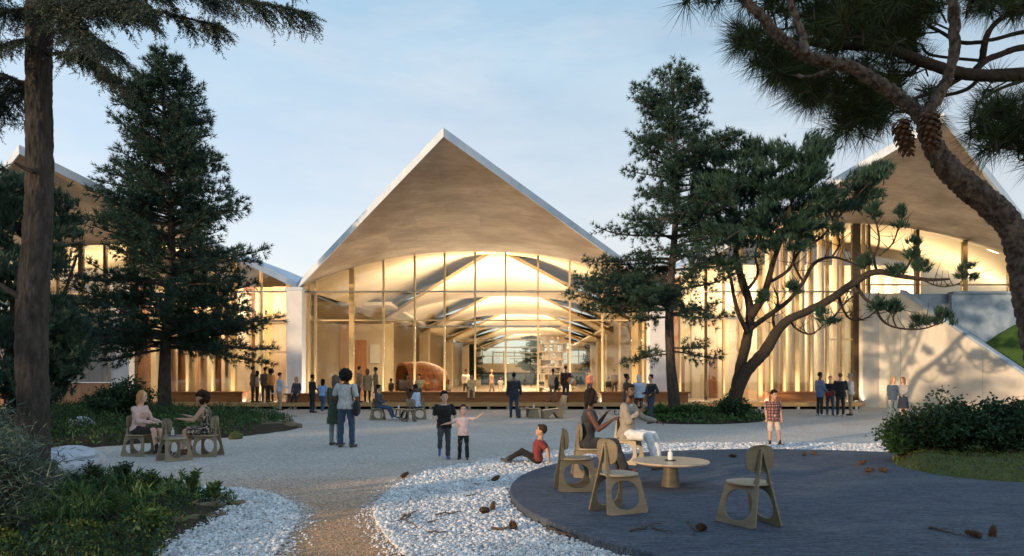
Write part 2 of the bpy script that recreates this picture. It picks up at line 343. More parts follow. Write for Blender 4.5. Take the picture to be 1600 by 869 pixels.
# ---------------------------------------------------------------- ground
def ground_material():
    m = pm('court_gravel', (.56, .53, .49), (.69, .66, .615), scale=.35, rough=.95, bump=.0)
    t = m.node_tree; N = t.nodes; L = t.links.new; b = N['Principled BSDF']
    base = b.inputs['Base Color'].links[0].from_socket
    co = N.new('ShaderNodeTexCoord'); sp = N.new('ShaderNodeSeparateXYZ'); L(co.outputs['Object'], sp.inputs[0])
    # earthier, trodden gravel on the path near the planting beds
    nzz = N.new('ShaderNodeTexNoise'); nzz.inputs['Scale'].default_value = .55; nzz.inputs['Detail'].default_value = 5; L(co.outputs['Object'], nzz.inputs['Vector'])
    ma = N.new('ShaderNodeMath'); ma.operation = 'MULTIPLY_ADD'; ma.inputs[1].default_value = 3.2; L(nzz.outputs['Fac'], ma.inputs[0]); L(sp.outputs['Y'], ma.inputs[2])
    mr = N.new('ShaderNodeMapRange'); mr.inputs['From Min'].default_value = 8.6; mr.inputs['From Max'].default_value = 14.5; mr.inputs['To Min'].default_value = 1; mr.inputs['To Max'].default_value = 0
    L(ma.outputs[0], mr.inputs['Value'])
    mx = N.new('ShaderNodeMix'); mx.data_type = 'RGBA'; mx.inputs[7].default_value = (.62, .37, .21, 1); L(mr.outputs['Result'], mx.inputs[0]); L(base, mx.inputs[6])
    vo = N.new('ShaderNodeTexVoronoi'); vo.inputs['Scale'].default_value = 42; L(co.outputs['Object'], vo.inputs['Vector'])
    hs = N.new('ShaderNodeMix'); hs.data_type = 'RGBA'; hs.blend_type = 'MULTIPLY'; hs.inputs[0].default_value = .75
    cr2 = N.new('ShaderNodeValToRGB'); cr2.color_ramp.elements[0].color = (.35, .34, .33, 1); cr2.color_ramp.elements[1].color = (1.25, 1.22, 1.2, 1)
    sx = N.new('ShaderNodeSeparateColor'); L(vo.outputs['Color'], sx.inputs[0]); L(sx.outputs[0], cr2.inputs['Fac'])
    L(mx.outputs[2], hs.inputs[6]); L(cr2.outputs['Color'], hs.inputs[7]); L(hs.outputs[2], b.inputs['Base Color'])
    bp = N.new('ShaderNodeBump'); bp.inputs['Strength'].default_value = .85; bp.inputs['Distance'].default_value = .02; bp.invert = True
    L(vo.outputs['Distance'], bp.inputs['Height']); L(bp.outputs['Normal'], b.inputs['Normal'])
ground_material()
g = MB(); g.add([(-400, -150, 0), (400, -150, 0), (400, 700, 0), (-400, 700, 0)], [(0, 1, 2, 3)])
tag(g.build('ground', 'court_gravel'), 'pale gravel court in front of the pavilion', kind='structure')
PC = Vector((5.22, 9.3, 0)); PR = 5.25; PZ = .10
def platform_material():
    m = pm('platform', (.030, .040, .060), (.115, .133, .165), scale=3.6, rough=.85, stretch=(1.3, 16, 1), detail=12, wear=((.14, .145, .155), .9, .52, .82, (.6, 1.4, 1)))
    t = m.node_tree; N = t.nodes; L = t.links.new; b = N['Principled BSDF']; co = N.new('ShaderNodeTexCoord')
    ma = N.new('ShaderNodeMapping'); ma.inputs['Scale'].default_value = (1.5, 42, 6); L(co.outputs['Object'], ma.inputs['Vector'])
    nn = N.new('ShaderNodeTexNoise'); nn.inputs['Scale'].default_value = 1.6; nn.inputs['Detail'].default_value = 6; L(ma.outputs['Vector'], nn.inputs['Vector'])
    bp = N.new('ShaderNodeBump'); bp.inputs['Strength'].default_value = .8; bp.inputs['Distance'].default_value = .015; L(nn.outputs['Fac'], bp.inputs['Height']); L(bp.outputs['Normal'], b.inputs['Normal'])
    sp_ = N.new('ShaderNodeTexNoise'); sp_.inputs['Scale'].default_value = 26; sp_.inputs['Detail'].default_value = 4; m3 = N.new('ShaderNodeMapping'); m3.inputs['Scale'].default_value = (1, 2.6, 1); L(co.outputs['Object'], m3.inputs['Vector']); L(m3.outputs['Vector'], sp_.inputs['Vector'])
    r3 = N.new('ShaderNodeMapRange'); r3.inputs['From Min'].default_value = .32; r3.inputs['From Max'].default_value = .68; r3.inputs['To Min'].default_value = .60; r3.inputs['To Max'].default_value = 1.45; L(sp_.outputs['Fac'], r3.inputs['Value'])
    src = b.inputs['Base Color'].links[0].from_socket; mx = N.new('ShaderNodeMix'); mx.data_type = 'RGBA'; mx.blend_type = 'MULTIPLY'; mx.inputs[0].default_value = 1; L(src, mx.inputs[6]); L(r3.outputs['Result'], mx.inputs[7]); L(mx.outputs[2], b.inputs['Base Color'])
platform_material()
pf = MB(); pf.lathe([(PR-.004, -.02), (PR, PZ-.012), (PR-.015, PZ)], n=160, c=PC)
tag(pf.build('round_platform', 'platform'), 'low round dark terrace platform with brushed surface', kind='structure')
def W(pts, z=0.0): return [tuple(gnd(a, b, z)[:2]) for a, b in pts]
# white pebble aprons
PEB_R = W([(1420, 696), (1190, 693.5), (1000, 695.5), (900, 703), (845, 710), (760, 721), (690, 734), (632, 753), (592, 783), (584, 806), (604, 840), (646, 880), (720, 930), (900, 1010)])+[(5.2, 9.3), (9, 12)]
PEB_R = [tuple(p) for p in spline(PEB_R[:14], 4)]+PEB_R[14:]
PEB_L = [tuple(p) for p in spline(W([(235, 769), (330, 764), (400, 769), (450, 784), (468, 804), (455, 832), (420, 880), (340, 960)]), 4)]+W([(120, 960), (120, 800)])
def sheet(name, poly, z, m, label, cat=None):
    s = MB(); s.add([(x, y, z) for x, y in poly], [tuple(range(len(poly)))]); o = s.build(name, m)
    return tag(o, label, kind='structure')
sheet('pebble_apron', PEB_R, .004, 'pebblebed', 'white pebble apron round the dark platform')
sheet('pebble_apron', PEB_L, .004, 'pebblebed', 'white pebble apron beside the near planting bed')
def ico(sub=1):
    bm = bmesh.new(); bmesh.ops.create_icosphere(bm, subdivisions=sub, radius=1); V = np.array([v.co[:] for v in bm.verts]); F = np.array([[v.index for v in f.verts] for f in bm.faces]); bm.free(); return V, F
OV = np.array([[1, 0, 0], [-.9, .1, .1], [0, 1, .1], [.1, -1, 0], [0, .1, 1], [.1, 0, -1.]]); OF = np.array([[0, 2, 4], [2, 1, 4], [1, 3, 4], [3, 0, 4], [2, 0, 5], [1, 2, 5], [3, 1, 5], [0, 3, 5]])
IV, IF = ico(1); IV2, IF2 = ico(2)
def pebbles(name, poly, n, label, excl=None):
    q = np.array(poly); lo = q.min(0); hi = q.max(0); got = []; tot = 0
    while tot < n:
        P = nr.uniform(lo, hi, (n*2, 2)); d = np.hypot(P[:, 0], P[:, 1])
        P = P[(nr.random(len(P)) < np.clip((7.0/np.maximum(d, .1))**1.6, 0, 1)) & in_poly(P, poly) & (P[:, 1] > 4.6)]
        if excl is not None: P = P[np.hypot(P[:, 0]-excl[0], P[:, 1]-excl[1]) > excl[2]]
        got.append(P); tot += len(P)
    P = np.concatenate(got)[:n]; d = np.hypot(P[:, 0], P[:, 1])
    s = nr.uniform(.009, .021, n)*nr.choice([.85, 1.0, 1.25], n, p=[.4, .45, .15])*np.clip(d/7.5, 1.0, 1.7)*1.15
    Vp = np.c_[P, .004+s*nr.uniform(.2, .8, n)]; D = np.c_[nr.normal(0, .35, (n, 2)), np.ones(n)]
    sc = np.c_[s*nr.uniform(.8, 1.4, n), s*nr.uniform(.7, 1.2, n), s*nr.uniform(.45, .8, n)]
    V, F = scatter(OV, OF, Vp, D, sc*1.15); o = np_mesh(name, V, F, 'pebble', smooth=True); return tag(o, label, 'pebbles', kind='stuff')
pebbles('pebbles', PEB_R, 44000, 'white pebbles heaped round the dark platform', (PC.x, PC.y, PR+.01))
pebbles('pebbles', PEB_L, 19000, 'white pebbles beside the near planting bed')
# stray pebbles kicked over the edges
def strays(poly, n, label):
    q = np.array(poly); k = nr.integers(0, len(q)-4, n); t = nr.random(n)[:, None]; P = q[k]*(1-t)+q[k+1]*t+nr.normal(0, .11, (n, 2)); P = P[(P[:, 1] > 4.7)]; n = len(P); s_ = nr.uniform(.008, .018, n)
    V, F = scatter(OV, OF, np.c_[P, s_*.5], np.c_[nr.normal(0, .35, (n, 2)), np.ones(n)], np.c_[s_*1.3, s_, s_*.7]); tag(np_mesh('pebbles', V, F, 'pebble', smooth=True), label, 'pebbles', kind='stuff')
strays(PEB_R[:53], 2600, 'stray pebbles along the outer edge of the platform apron'); strays(PEB_L[:29], 1500, 'stray pebbles along the edge of the left apron')
# loose grit on the path, the larger grains that catch the light
q = nr.uniform((-4.5, 5.2), (2.5, 11), (22000, 2)); q = q[~in_poly(q, PEB_R) & ~in_poly(q, PEB_L)]
V, F = scatter(OV, OF, np.c_[q, np.full(len(q), .003)], np.c_[nr.normal(0, .3, (len(q), 2)), np.ones(len(q))], nr.uniform(.003, .008, len(q)))
pm('grit', (.36, .23, .14), (.56, .40, .28), scale=9, rough=.9, island=.5)
tag(np_mesh('gravel', V, F, 'grit'), 'loose tan grit on the near path', 'gravel', kind='stuff')
# planting beds: low mounds of soil
BEDS = []
def mound(name, poly, h, m, label, step=.12, z0=0.0, edge=.7, seed=0):
    q = np.array(poly); lo = q.min(0)-step; hi = q.max(0)+step
    xs = np.arange(lo[0], hi[0]+step, step); ys = np.arange(lo[1], hi[1]+step, step); X, Y = np.meshgrid(xs, ys)
    P = np.c_[X.ravel(), Y.ravel()]
    def hfun(P):
        ins = in_poly(P, poly); d = np.full(len(P), 1e9)
        for i in range(len(q)):
            a = q[i]; b = q[(i+1) % len(q)]; ab = b-a; t = np.clip(((P-a)@ab)/max(ab@ab, 1e-9), 0, 1); d = np.minimum(d, np.hypot(*(P-(a+t[:, None]*ab)).T))
        d = np.where(ins, d, -d); e = np.clip(d/edge, 0, 1); e = e*e*(3-2*e)
        w = np.sin(P[:, 0]*1.9+seed)*np.cos(P[:, 1]*1.6+seed*2)*.5+np.sin(P[:, 0]*4.3+P[:, 1]*3.7+seed)*.25
        return np.where(d > -.001, z0+.012+h*e*(1+.45*w)*.7, z0-.06)
    Z = hfun(P); nx = len(xs); ny = len(ys)
    idx = np.arange(nx*ny).reshape(ny, nx); F = np.stack([idx[:-1, :-1], idx[:-1, 1:], idx[1:, 1:], idx[1:, :-1]], -1).reshape(-1, 4)
    F = F[(Z[F] > z0-.05).any(1)]
    o = np_mesh(name, np.c_[P, Z], F, m, smooth=True); tag(o, label, kind='structure'); BEDS.append((poly, hfun)); return hfun
BED_A = [tuple(p) for p in spline(W([(215, 764), (290, 770), (355, 783), (378, 794), (350, 815), (300, 840), (262, 872), (225, 930)]), 3)]+[(-2.6, 3.9), (-7.5, 3.9), (-11.5, 9.5), (-10, 12.0), (-8.2, 12.1)]
BED_B = [tuple(p) for p in spline(W([(50, 702), (140, 700), (215, 694), (300, 688), (380, 682), (430, 676), (470, 668), (440, 658), (395, 652), (330, 650), (240, 644), (150, 640), (60, 645)]), 3)]+[(-28, 20), (-20, 13.5)]
BED_C = [tuple(p) for p in spline(W([(1000, 652), (1010, 660), (1060, 663), (1130, 663), (1190, 659), (1195, 654), (1150, 648), (1080, 645), (1020, 646)]), 3)]
BED_D = [tuple(p) for p in spline(W([(1392, 716), (1402, 728), (1440, 738), (1500, 747), (1570, 753), (1660, 757)], PZ), 3)]+W([(1800, 745), (1800, 698), (1660, 700), (1500, 704), (1420, 708)], PZ)
hA = mound('planting_bed', BED_A, .15, 'soil', 'dark soil bed under the near groundcover', seed=1)
hB = mound('planting_bed', BED_B, .24, 'soil', 'dark soil bed behind the two seated women', step=.22, seed=2)
hC = mound('planting_bed', BED_C, .22, 'soil', 'dark soil bed round the two right-hand pines', step=.16, seed=3)
hD = mound('planting_bed', BED_D, .30, 'moss', 'mossy bed at the edge of the dark platform', step=.1, z0=PZ, seed=4, edge=.5)
# ---------------------------------------------------------------- pavilion
YF = 37.5; ZS = 6.5; FZ = .34
hall = empty('pavilion_building', (0, YF, 0), 0, 'glazed pavilion with three peaked timber-lined roof shells, glowing inside', 'building')
HINV = Matrix.Translation((0, -YF, 0))
def hp(mb, name, m, parent=None, smooth=False, label=None, bevel=0):
    o = mb.build(name, m, None, smooth, bevel); o.parent = parent or hall
    if parent is None or parent is hall: o.matrix_parent_inverse = HINV
    if label: o['label'] = label
    return o
class Bay:
    def __init__(s, xl, xr, xc, zc, apex): s.xl, s.xr, s.xc, s.zc, s.apex = xl, xr, xc, zc, Vector(apex)
    def z(s, x, dz=0.0):
        k = (x-s.xc)/((s.xl-s.xc) if x < s.xc else (s.xr-s.xc)); k = min(1, abs(k)); return ZS+(s.zc+dz-ZS)*(1-k**2.3)
def canopy(b, y, off, nt=48, nu=14, zs=ZS, grow=0.0):
    vs = []; fs = []
    for i in range(nt+1):
        t = -1+2*i/nt
        x = b.xc+(b.xc-b.xl)*t if t < 0 else b.xc+(b.xr-b.xc)*t
        A = Vector((x, y, b.z(x)-ZS+zs)); val = Vector((b.xl if t < 0 else b.xr, y, zs)); E = val.lerp(b.apex, 1-abs(t))
        for j in range(nu+1):
            u = j/nu; p = A.lerp(E, u); p.z = A.z+(E.z-A.z)*u**1.5+off+grow*u; vs.append(p)
    for i in range(nt):
        for j in range(nu): a = i*(nu+1)+j; fs.append((a, a+nu+1, a+nu+2, a+1))
    return vs, fs, nt, nu
def shell(b, y, zs=ZS, th=.34, lining='soffit'):
    """front canopy: lined soffit, outer skin, edge band"""
    v1, f, nt, nu = canopy(b, y, 0, zs=zs); v2, f2, _, _ = canopy(b, y, th, zs=zs)
    top = hp(MB().add(v2, [tuple(reversed(q)) for q in f2]), 'roof', 'roofskin', smooth=True)
    o = hp(MB().add(v1, f), 'soffit', lining, top, True)
    e = MB(); ids = [i*(nu+1)+nu for i in range(nt+1)]
    n = len(ids); vs = [v1[k]-Vector((0, 0, .012)) for k in ids]+[v2[k]+Vector((0, 0, .012)) for k in ids]
    inn = []
    for k in ids: inn.append(v1[k]-Vector((0, 0, .012))+Vector((0, .16, 0)))
    vs += inn
    fs = [(i, i+1, n+i+1, n+i) for i in range(n-1)]+[(2*n+i, 2*n+i+1, i+1, i) for i in range(n-1)]
    hp(e.add(vs, fs), 'fascia', 'fascia' if lining == 'soffit' else 'timber', top)
    return top
def vault(b0, y0, b1, y1, name, m, off=0.0, rise=.9, n=36, k=8, parent=None, flip=False):
    vs = []; fs = []
    for j in range(k+1):
        w = j/k; xl = b0.xl+(b1.xl-b0.xl)*w; xr = b0.xr+(b1.xr-b0.xr)*w; xc = b0.xc+(b1.xc-b0.xc)*w; zc = b0.zc+(b1.zc-b0.zc)*w
        bb = Bay(xl, xr, xc, zc+rise*min(1, w*2.4), (0, 0, 0))
        for i in range(n+1):
            x = xl+(xr-xl)*i/n; vs.append((x, y0+(y1-y0)*w, bb.z(x)+off))
    for j in range(k):
        for i in range(n): a = j*(n+1)+i; q = (a, a+1, a+n+2, a+n+1); fs.append(q if flip else tuple(reversed(q)))
    return hp(MB().add(vs, fs), name, m, parent, True)
XL, XR = -11.8, 7.95
bayC = Bay(XL, XR, -1.95, 8.56, (-2.71, 27, 11.16))
bayL = Bay(-33.0, XL, -20.5, 9.0, (-19.5, 27, 10.48))
bayR = Bay(XR, 31.0, 17.4, 10.15, (17.1, 27, 11.75))
ROWS = []
for k in range(6):
    yy = 52.5+15*k; xc_ = -.5+.066*(yy-52.5); ROWS.append((Bay(xc_-9.5, xc_+9.6, xc_, 8.35, (xc_-.4, yy-12.3, 9.15)), yy))
row1, row2 = ROWS[0][0], ROWS[1][0]; YB = ROWS[5][1]
roofs = [shell(b, YF) for b in (bayL, bayC, bayR)]
for b, y in ROWS[:5]: shell(b, y, 6.0, .22, 'ceiling')
pv = (bayC, YF)
for nx in ROWS:
    vault(pv[0], pv[1], nx[0], nx[1], 'ceiling', 'ceiling'); vault(pv[0], pv[1], nx[0], nx[1], 'roof', 'roofskin', .34, flip=True); pv = nx
for b in (bayL, bayR):
    vault(b, YF, b, 62, 'ceiling', 'ceiling', rise=.5); vault(b, YF, b, 62, 'roof', 'roofskin', .34, rise=.5, flip=True)
for b, x0, x1 in ((bayL, -33.0, -10.4), (bayR, 9.2, 31.0)):          # rear walls of the side bays
    n = 24; xs = [x0+(x1-x0)*i/n for i in range(n+1)]; vs = [(x, 61.8, z) for x in xs for z in (0, b.z(x, .5)+.3 if b.xl <= x <= b.xr else 7.2)]
    hp(MB().add(vs, [(2*i, 2*i+2, 2*i+3, 2*i+1) for i in range(n)]), 'rear_wall', 'plaster')
# concrete columns under the valleys, with a steel shoe
def column(x, y, w, z1, d=None, m='concrete', shoe=True):
    d = d or w
    c = hp(MB().box(x-w/2, x+w/2, y-d/2, y+d/2, 0, z1-.16), 'column', m, bevel=.02)
    if shoe: hp(MB().box(x-w/2-.04, x+w/2+.04, y-d/2-.04, y+d/2+.04, z1-.16, z1+.02), 'column_head', 'fascia', c)
column(XL, YF-.1, .86, ZS); column(XR, YF-.1, 1.0, ZS)
for rr, yy in ROWS[:5]:
    for x in (rr.xl+.35, rr.xr-.35): column(x, yy, .95, 6.0, m='plaster', shoe=False)
# ---- glazed front: mullions, transoms, panes
YG = YF+.28
def pane(x0, x1, za, zb0, zb1, m='glass', y=YG):
    if min(zb0, zb1)-za < .05: return
    t = .012; vs = [(x, yy, z) for yy in (y-t, y+t) for x, z in ((x0, za), (x1, za), (x1, zb1), (x0, zb0))]
    hp(MB().add(vs, [(0, 1, 2, 3), (7, 6, 5, 4), (0, 4, 5, 1), (1, 5, 6, 2), (2, 6, 7, 3), (3, 7, 4, 0)]), 'glass_pane', m)
def front(b, xs, trans, wid={}, mats={}, z0=FZ, y=YG):
    for i, x in enumerate(xs):
        w = wid.get(i, .095); hp(MB().box(x-w/2, x+w/2, y-.14, y+.14, z0, b.z(x)-.02), 'mullion', mats.get(i, 'pine'))
    for i in range(len(xs)-1):
        w0 = wid.get(i, .095)/2; w1 = wid.get(i+1, .095)/2; x0 = xs[i]+w0+.002; x1 = xs[i+1]-w1-.002
        top = lambda x: b.z(x)-.03
        tl = [t for t in trans(i) if t < min(top(x0), top(x1))-.3]
        for t in tl: hp(MB().box(x0, x1, y-.07, y+.07, t-.035, t+.035), 'transom', 'pine')
        lv = [z0+.02]+tl+[None]
        for j in range(len(lv)-1):
            a = lv[j]+(.035 if j else 0); e = lv[j+1]
            if e is None: pane(x0, x1, a, top(x0), top(x1), y=y)
            else: pane(x0, x1, a, e-.035, e-.035, y=y)
px = lambda p: XP(p, YF)
T1 = ZP(500, YF)
front(bayC, [px(p) for p in (481, 491, 548, 598, 647, 694, 742, 790, 841, 891, 942, 993, 1006)], lambda i: [T1],
      {0: .12, 2: .26, 11: .34}, {2: 'timber', 11: 'timber'})
front(bayL, [px(p) for p in (204, 245, 290, 330, 362, 405, 449)], lambda i: [ZP(550, YF), ZP(505, YF)] if i >= 3 else [ZP(505, YF)], {0: .3, 4: .22, 6: .24, 1: .2}, {0: 'bronze', 4: 'timber', 6: 'timber', 1: 'pine'})
front(bayR, [px(p) for p in (1043, 1064, 1105, 1133, 1160, 1190, 1208, 1228, 1248, 1270, 1296, 1320, 1341)],
      lambda i: [ZP(552, YF)] if i < 5 else ([ZP(530, YF), ZP(470, YF)] if i > 9 else []), {2: .09, 12: .42, 4: .16, 5: .2, 8: .2}, {2: 'bronze', 12: 'bronze', 4: 'pine'})
front(bayR, [px(p) for p in (1353, 1361, 1437, 1512, 1584, 1650)], lambda i: [ZP(444, YF)], z0=6.22, wid={0: .1, 2: .16, 3: .2, 4: .2}, mats={1: 'bronze', 2: 'bronze', 3: 'timber', 4: 'timber'})
front(bayL, [px(p) for p in (-60, 20, 84, 122, 160, 196)], lambda i: [ZP(458, YF)], z0=ZP(482, YF), wid={3: .2}, mats={3: 'bronze', 2: 'bronze', 4: 'bronze'})
# tie rods between the column heads
for x0, x1 in ((XL+.4, XR-.5), (-22.5, XL-.4), (XR+.5, 19.0)):
    tr = hp(MB().tube([(x0, YF-.05, 6.33), (x1, YF-.05, 6.33)], .05, 10), 'tie_rod', 'steel', smooth=True)
    xm = x0+(x1-x0)*.66; hp(MB().tube([(xm-.25, YF-.05, 6.33), (xm+.25, YF-.05, 6.33)], .075, 10), 'coupler', 'steel', tr)
# ---- floor and rear of the hall
hp(MB().box(-33, 31, YF-.2, YB, -.05, FZ-.006), 'floor', 'floorin')
YM = YB-4; xb = ROWS[5][0].xc
hp(MB().box(xb-14, xb+14, YM, YM+.4, ZP(582, YM), ZP(568, YM)), 'balustrade', 'plaster')
hp(MB().box(xb-14, xb+14, YM+.4, YB-.2, ZP(582, YM)-.3, ZP(582, YM)), 'mezzanine', 'bronze')
for i in range(13):
    x = xb-12+i*2.0
    hp(MB().box(x-.07, x+.07, YB-.15, YB, FZ, 6.6), 'mullion', 'bronze')
    if i < 12:
        pane(x+.07, x+1.93, FZ, 2.3, 2.3, 'glassdark', YB-.08); pane(x+.07, x+1.93, 2.55, 6.6, 6.6, 'glass', YB-.08)
    hp(MB().box(x-.05, x+.05, YM-.1, YM-.02, ZP(581, YM), ZP(556, YM)), 'railing_post', 'pine')
hp(MB().box(xb-14, xb+14, YM-.1, YM-.03, ZP(557, YM), ZP(556, YM)), 'handrail', 'pine')
# side partitions of the hall
def panel(x0, x1, y, z0, z1, m, t=.08, label=None): return hp(MB().box(x0, x1, y, y+t, z0, z1), 'wall_panel', m, label=label)
panel(-16, -8.9, 47, FZ, 5.3, 'plaster'); panel(-10.9, -10.0, 46.9, FZ, 4.2, 'terracotta'); panel(-8.8, -8.3, 46.9, FZ, 5.3, 'cream')
panel(-11.8, -11.1, 46.9, FZ, 5.3, 'blush'); panel(-9.75, -9.1, 46.9, 2.6, 3.9, 'whiteplastic')
panel(8.3, 14, 46.5, FZ, 5.4, 'plaster'); panel(8.7, 9.2, 46.4, FZ, 5.4, 'cream'); panel(9.9, 10.6, 46.4, FZ, 3.4, 'terracotta')
hp(MB().box(-16.2, -16, YF+1, YB, FZ, 6.6), 'partition', 'plaster'); hp(MB().box(15.5, 15.7, YF+9, YB, FZ, 7), 'partition', 'plaster')
for rr, yy in ROWS[1:5]:
    for x0, x1 in ((-16, rr.xl+.9), (rr.xr-.9, 15.5)): panel(x0, x1, yy+.2, FZ, 6.6, 'plaster')
for x0, x1 in ((-16.2, -8.4), (9.6, 15.7)): hp(MB().box(x0, x1, 47.2, YB, 6.62, 6.85), 'aisle_roof', 'plaster')
# stripe-lined walls behind the side bays
def stripes(x0, x1, y, z1, seq, seed):
    r = random.Random(seed); x = x0; i = 0
    while x < x1:
        w = r.uniform(.35, .85); m = seq[i % len(seq)]; d = r.uniform(0, .35)
        hp(MB().box(x, min(x+w, x1)-.012, y-d, y+.12, FZ, z1), 'wall_panel', m); x += w; i += 1
stripes(-24.5, -12.6, 42.2, 7.2, ['cream', 'blush', 'cream', 'umber', 'cream', 'pine', 'blush', 'cream', 'terracotta', 'cream'], 4)
stripes(9.0, 25.5, 42.6, 8.6, ['blush', 'plaster', 'terracotta', 'cream', 'plaster', 'cream', 'blush', 'cream', 'plaster'], 9)
for k, p in enumerate((1200, 1212, 1222, 1236, 1252, 1266, 1282, 1306)):      # deep fins just inside the right-hand glass
    x = XP(p, 39.5); hp(MB().box(x-.07, x+.07, 39.2, 39.8, FZ, bayR.z(x)-.05), 'fin', ['cream', 'pine', 'blush'][k % 3])
for p0, p1 in ((1108, 1121), (1060, 1070)): panel(XP(p0, 42), XP(p1, 42), 42.0, FZ, 2.9, 'umber')
for k, p in enumerate((255, 270, 283, 300, 318, 340)):
    x = XP(p, 39.2); hp(MB().box(x-.09, x+.09, 39.0, 39.5, FZ, 6.9), 'fin', ['cream', 'blush', 'umber'][k % 3])
# bookcase seen through the right-hand glass
# left end: board-marked wall, clay band and pale return
hp(MB().box(-33, XP(170, 36.6), 36.6, 37.2, ZP(597, 36.6), ZP(483, 36.6)), 'concrete_panel', 'boardconc')
for k in range(9): x = XP(170, 36.6)-.02-1.55*k; hp(MB().box(x-1.53, x, 36.7, 37.2, -.02, ZP(598.5, 36.6)), 'clay_panel', 'terracotta')
hp(MB().box(XP(170, 36.6)+.002, XP(199, 36.6), 36.75, 37.3, -.02, 6.6), 'concrete_panel', 'concrete')
# ---- deck in front of the glass
dk = empty('timber_deck', (0, 34.7, 0), 0, 'long raised timber deck along the glass front of the pavilion', 'deck')
dm = Matrix.Translation((0, -34.7, 0))
def dp(mb, n, m, par=None):
    o = mb.build(n, m, None); o.parent = par or dk
    if par is None: o.matrix_parent_inverse = dm
    return o
X0, X1 = XP(205, 34.7), XP(1352, 34.7)
nb = 17; bw = (YF+.1-34.72)/nb
for i in range(nb): dp(MB().box(X0, X1, 34.72+i*bw, 34.72+(i+1)*bw-.012, FZ-.05, FZ+rnd.uniform(-.002, .002)), 'deck_board', 'deck')
dp(MB().box(X0, X1, 34.66, 34.715, FZ-.19, FZ+.004), 'edge_board', 'deck')
for i in range(38):
    x = X0+.4+i*(X1-X0-.8)/37; dp(MB().box(x-.07, x+.07, 34.78, 34.98, 0, FZ-.06), 'deck_foot', 'steel')
dp(MB().box(X0, X1, 35.3, 35.35, -.02, FZ-.06), 'shade_strip', 'gapshade')  # dark strip painting the shade in the gap below the deck
# ---- benches on the deck
def bench(p0, p1, y, d, label, ztop=.88, m='bench', z0=FZ, legs=False):
    x0, x1 = XP(p0, y), XP(p1, y); b = empty('timber_bench', ((x0+x1)/2, y, z0), 0, label, 'bench', 'benches along the deck')
    h = ztop-z0; w = (x1-x0)/2
    n = max(1, round((x1-x0)/2.6))
    for i in range(n): MB().box(-w+2*w*i/n, -w+2*w*(i+1)/n-.008, -d/2, d/2, h-.09, h).build('seat', m, b, bevel=.008)
    MB().box(-w+.1, w-.1, -d/2+.14, d/2-.05, 0, h-.09).build('base', m, b)
    return b
bench(585, 925, 36.1, .75, 'longest brown timber bench on the deck, below the central glass')
bench(936, 1076, 35.9, .9, 'brown timber bench behind the three standing women by the right column')
bench(447, 543, 35.6, .8, 'brown timber bench before the left concrete column', ztop=.80)
bench(268, 384, 36.2, .7, 'timber bench on the deck behind the seated curly-haired woman')
bench(1196, 1302, 36.2, .7, 'timber bench on the deck behind the plaid-shirted boy')
tb = empty('low_table', (XP(428, 35.6), 35.6, FZ), 0, 'white-topped low table on the deck by the man in blue shirt', 'table')
MB().box(-.95, .95, -.4, .4, .42, .48).build('table_top', 'whiteplastic', tb, bevel=.01)
for sx in (-.8, .8):
    for sy in (-.3, .3): MB().box(sx-.03, sx+.03, sy-.03, sy+.03, 0, .42).build('leg', 'steel', tb)
# ---- sloping concrete wall, terrace and lawn on the right
A = Vector((19.9, 37.0, 0)); dv = Vector((7.2, -10, 0)); L_ = dv.length; dv.normalize(); nrm = Vector((-dv.y, dv.x, 0))*-1
cw = empty('concrete_wall', A, 0, 'sunlit concrete wall with sloping sky-tinted coping beside the right entrance', 'wall')
def wp(a, z): p = dv*a; return Vector((p.x, p.y, z))
ang = math.atan2(dv.y, dv.x); MW = Matrix.Rotation(ang, 4, 'Z')
def slope(a): return 6.1 if a < 1.1 else max(.02, 6.1-(a-1.1)*.80)
cuts = [-.0, 1.1, 4.6, 8.1]
segs = [(0, 1.1), (1.1, 4.9), (4.9, 8.7)]
for a0, a1 in segs:
    poly = [(a0+.006, -.05), (a1-.006, -.05), (a1-.006, slope(a1)), (a0+.006, slope(a0))]
    m = MB(); n = 4; vs = [MW @ Vector((a, b, z)) for b in (-.0, .55) for a, z in poly]
    m.add(vs, [(0, 1, 2, 3), (7, 6, 5, 4), (0, 4, 5, 1), (1, 5, 6, 2), (2, 6, 7, 3), (3, 7, 4, 0)]); m.build('wall_panel', 'wallconc', cw)
for a0, a1 in ((1.1, 4.9), (4.9, 8.7)):
    m = MB(); vs = []
    for b in (-.03, .60):
        for a, dz in ((a0, .002), (a1, .002), (a1, .17), (a0, .17)): vs.append(MW @ Vector((a, b, slope(a)+dz)))
    m.add(vs, [(0, 1, 2, 3), (7, 6, 5, 4), (0, 4, 5, 1), (1, 5, 6, 2), (2, 6, 7, 3), (3, 7, 4, 0)]); m.build('coping', 'skyconc', cw)
hp(MB().box(XP(1345, 37.2), 19.95, 37.0, 37.4, -.02, 6.2), 'concrete_panel', 'wallconc')
hp(MB().box(19.95, 31, 37.45, 37.9, -.02, 6.22), 'concrete_panel', 'skyconc')
tw = empty('terrace_wall', (28, 37.3, 0), 0, 'sky-tinted concrete parapet above the lawn bank', 'wall')
for x0, x1 in ((-4.2, -.1), (.55, 6), (6.05, 12)): MB().box(x0, x1, -.35, -.05, 2.5, 6.15).build('wall_panel', 'skyconc', tw)
MB().box(-.1, .55, -.5, -.05, 2.5, 6.15).build('pier', 'concrete', tw)
MB().box(-4.2, 12, -.48, 0, 6.15, 6.27).build('coping', 'skyconc', tw)
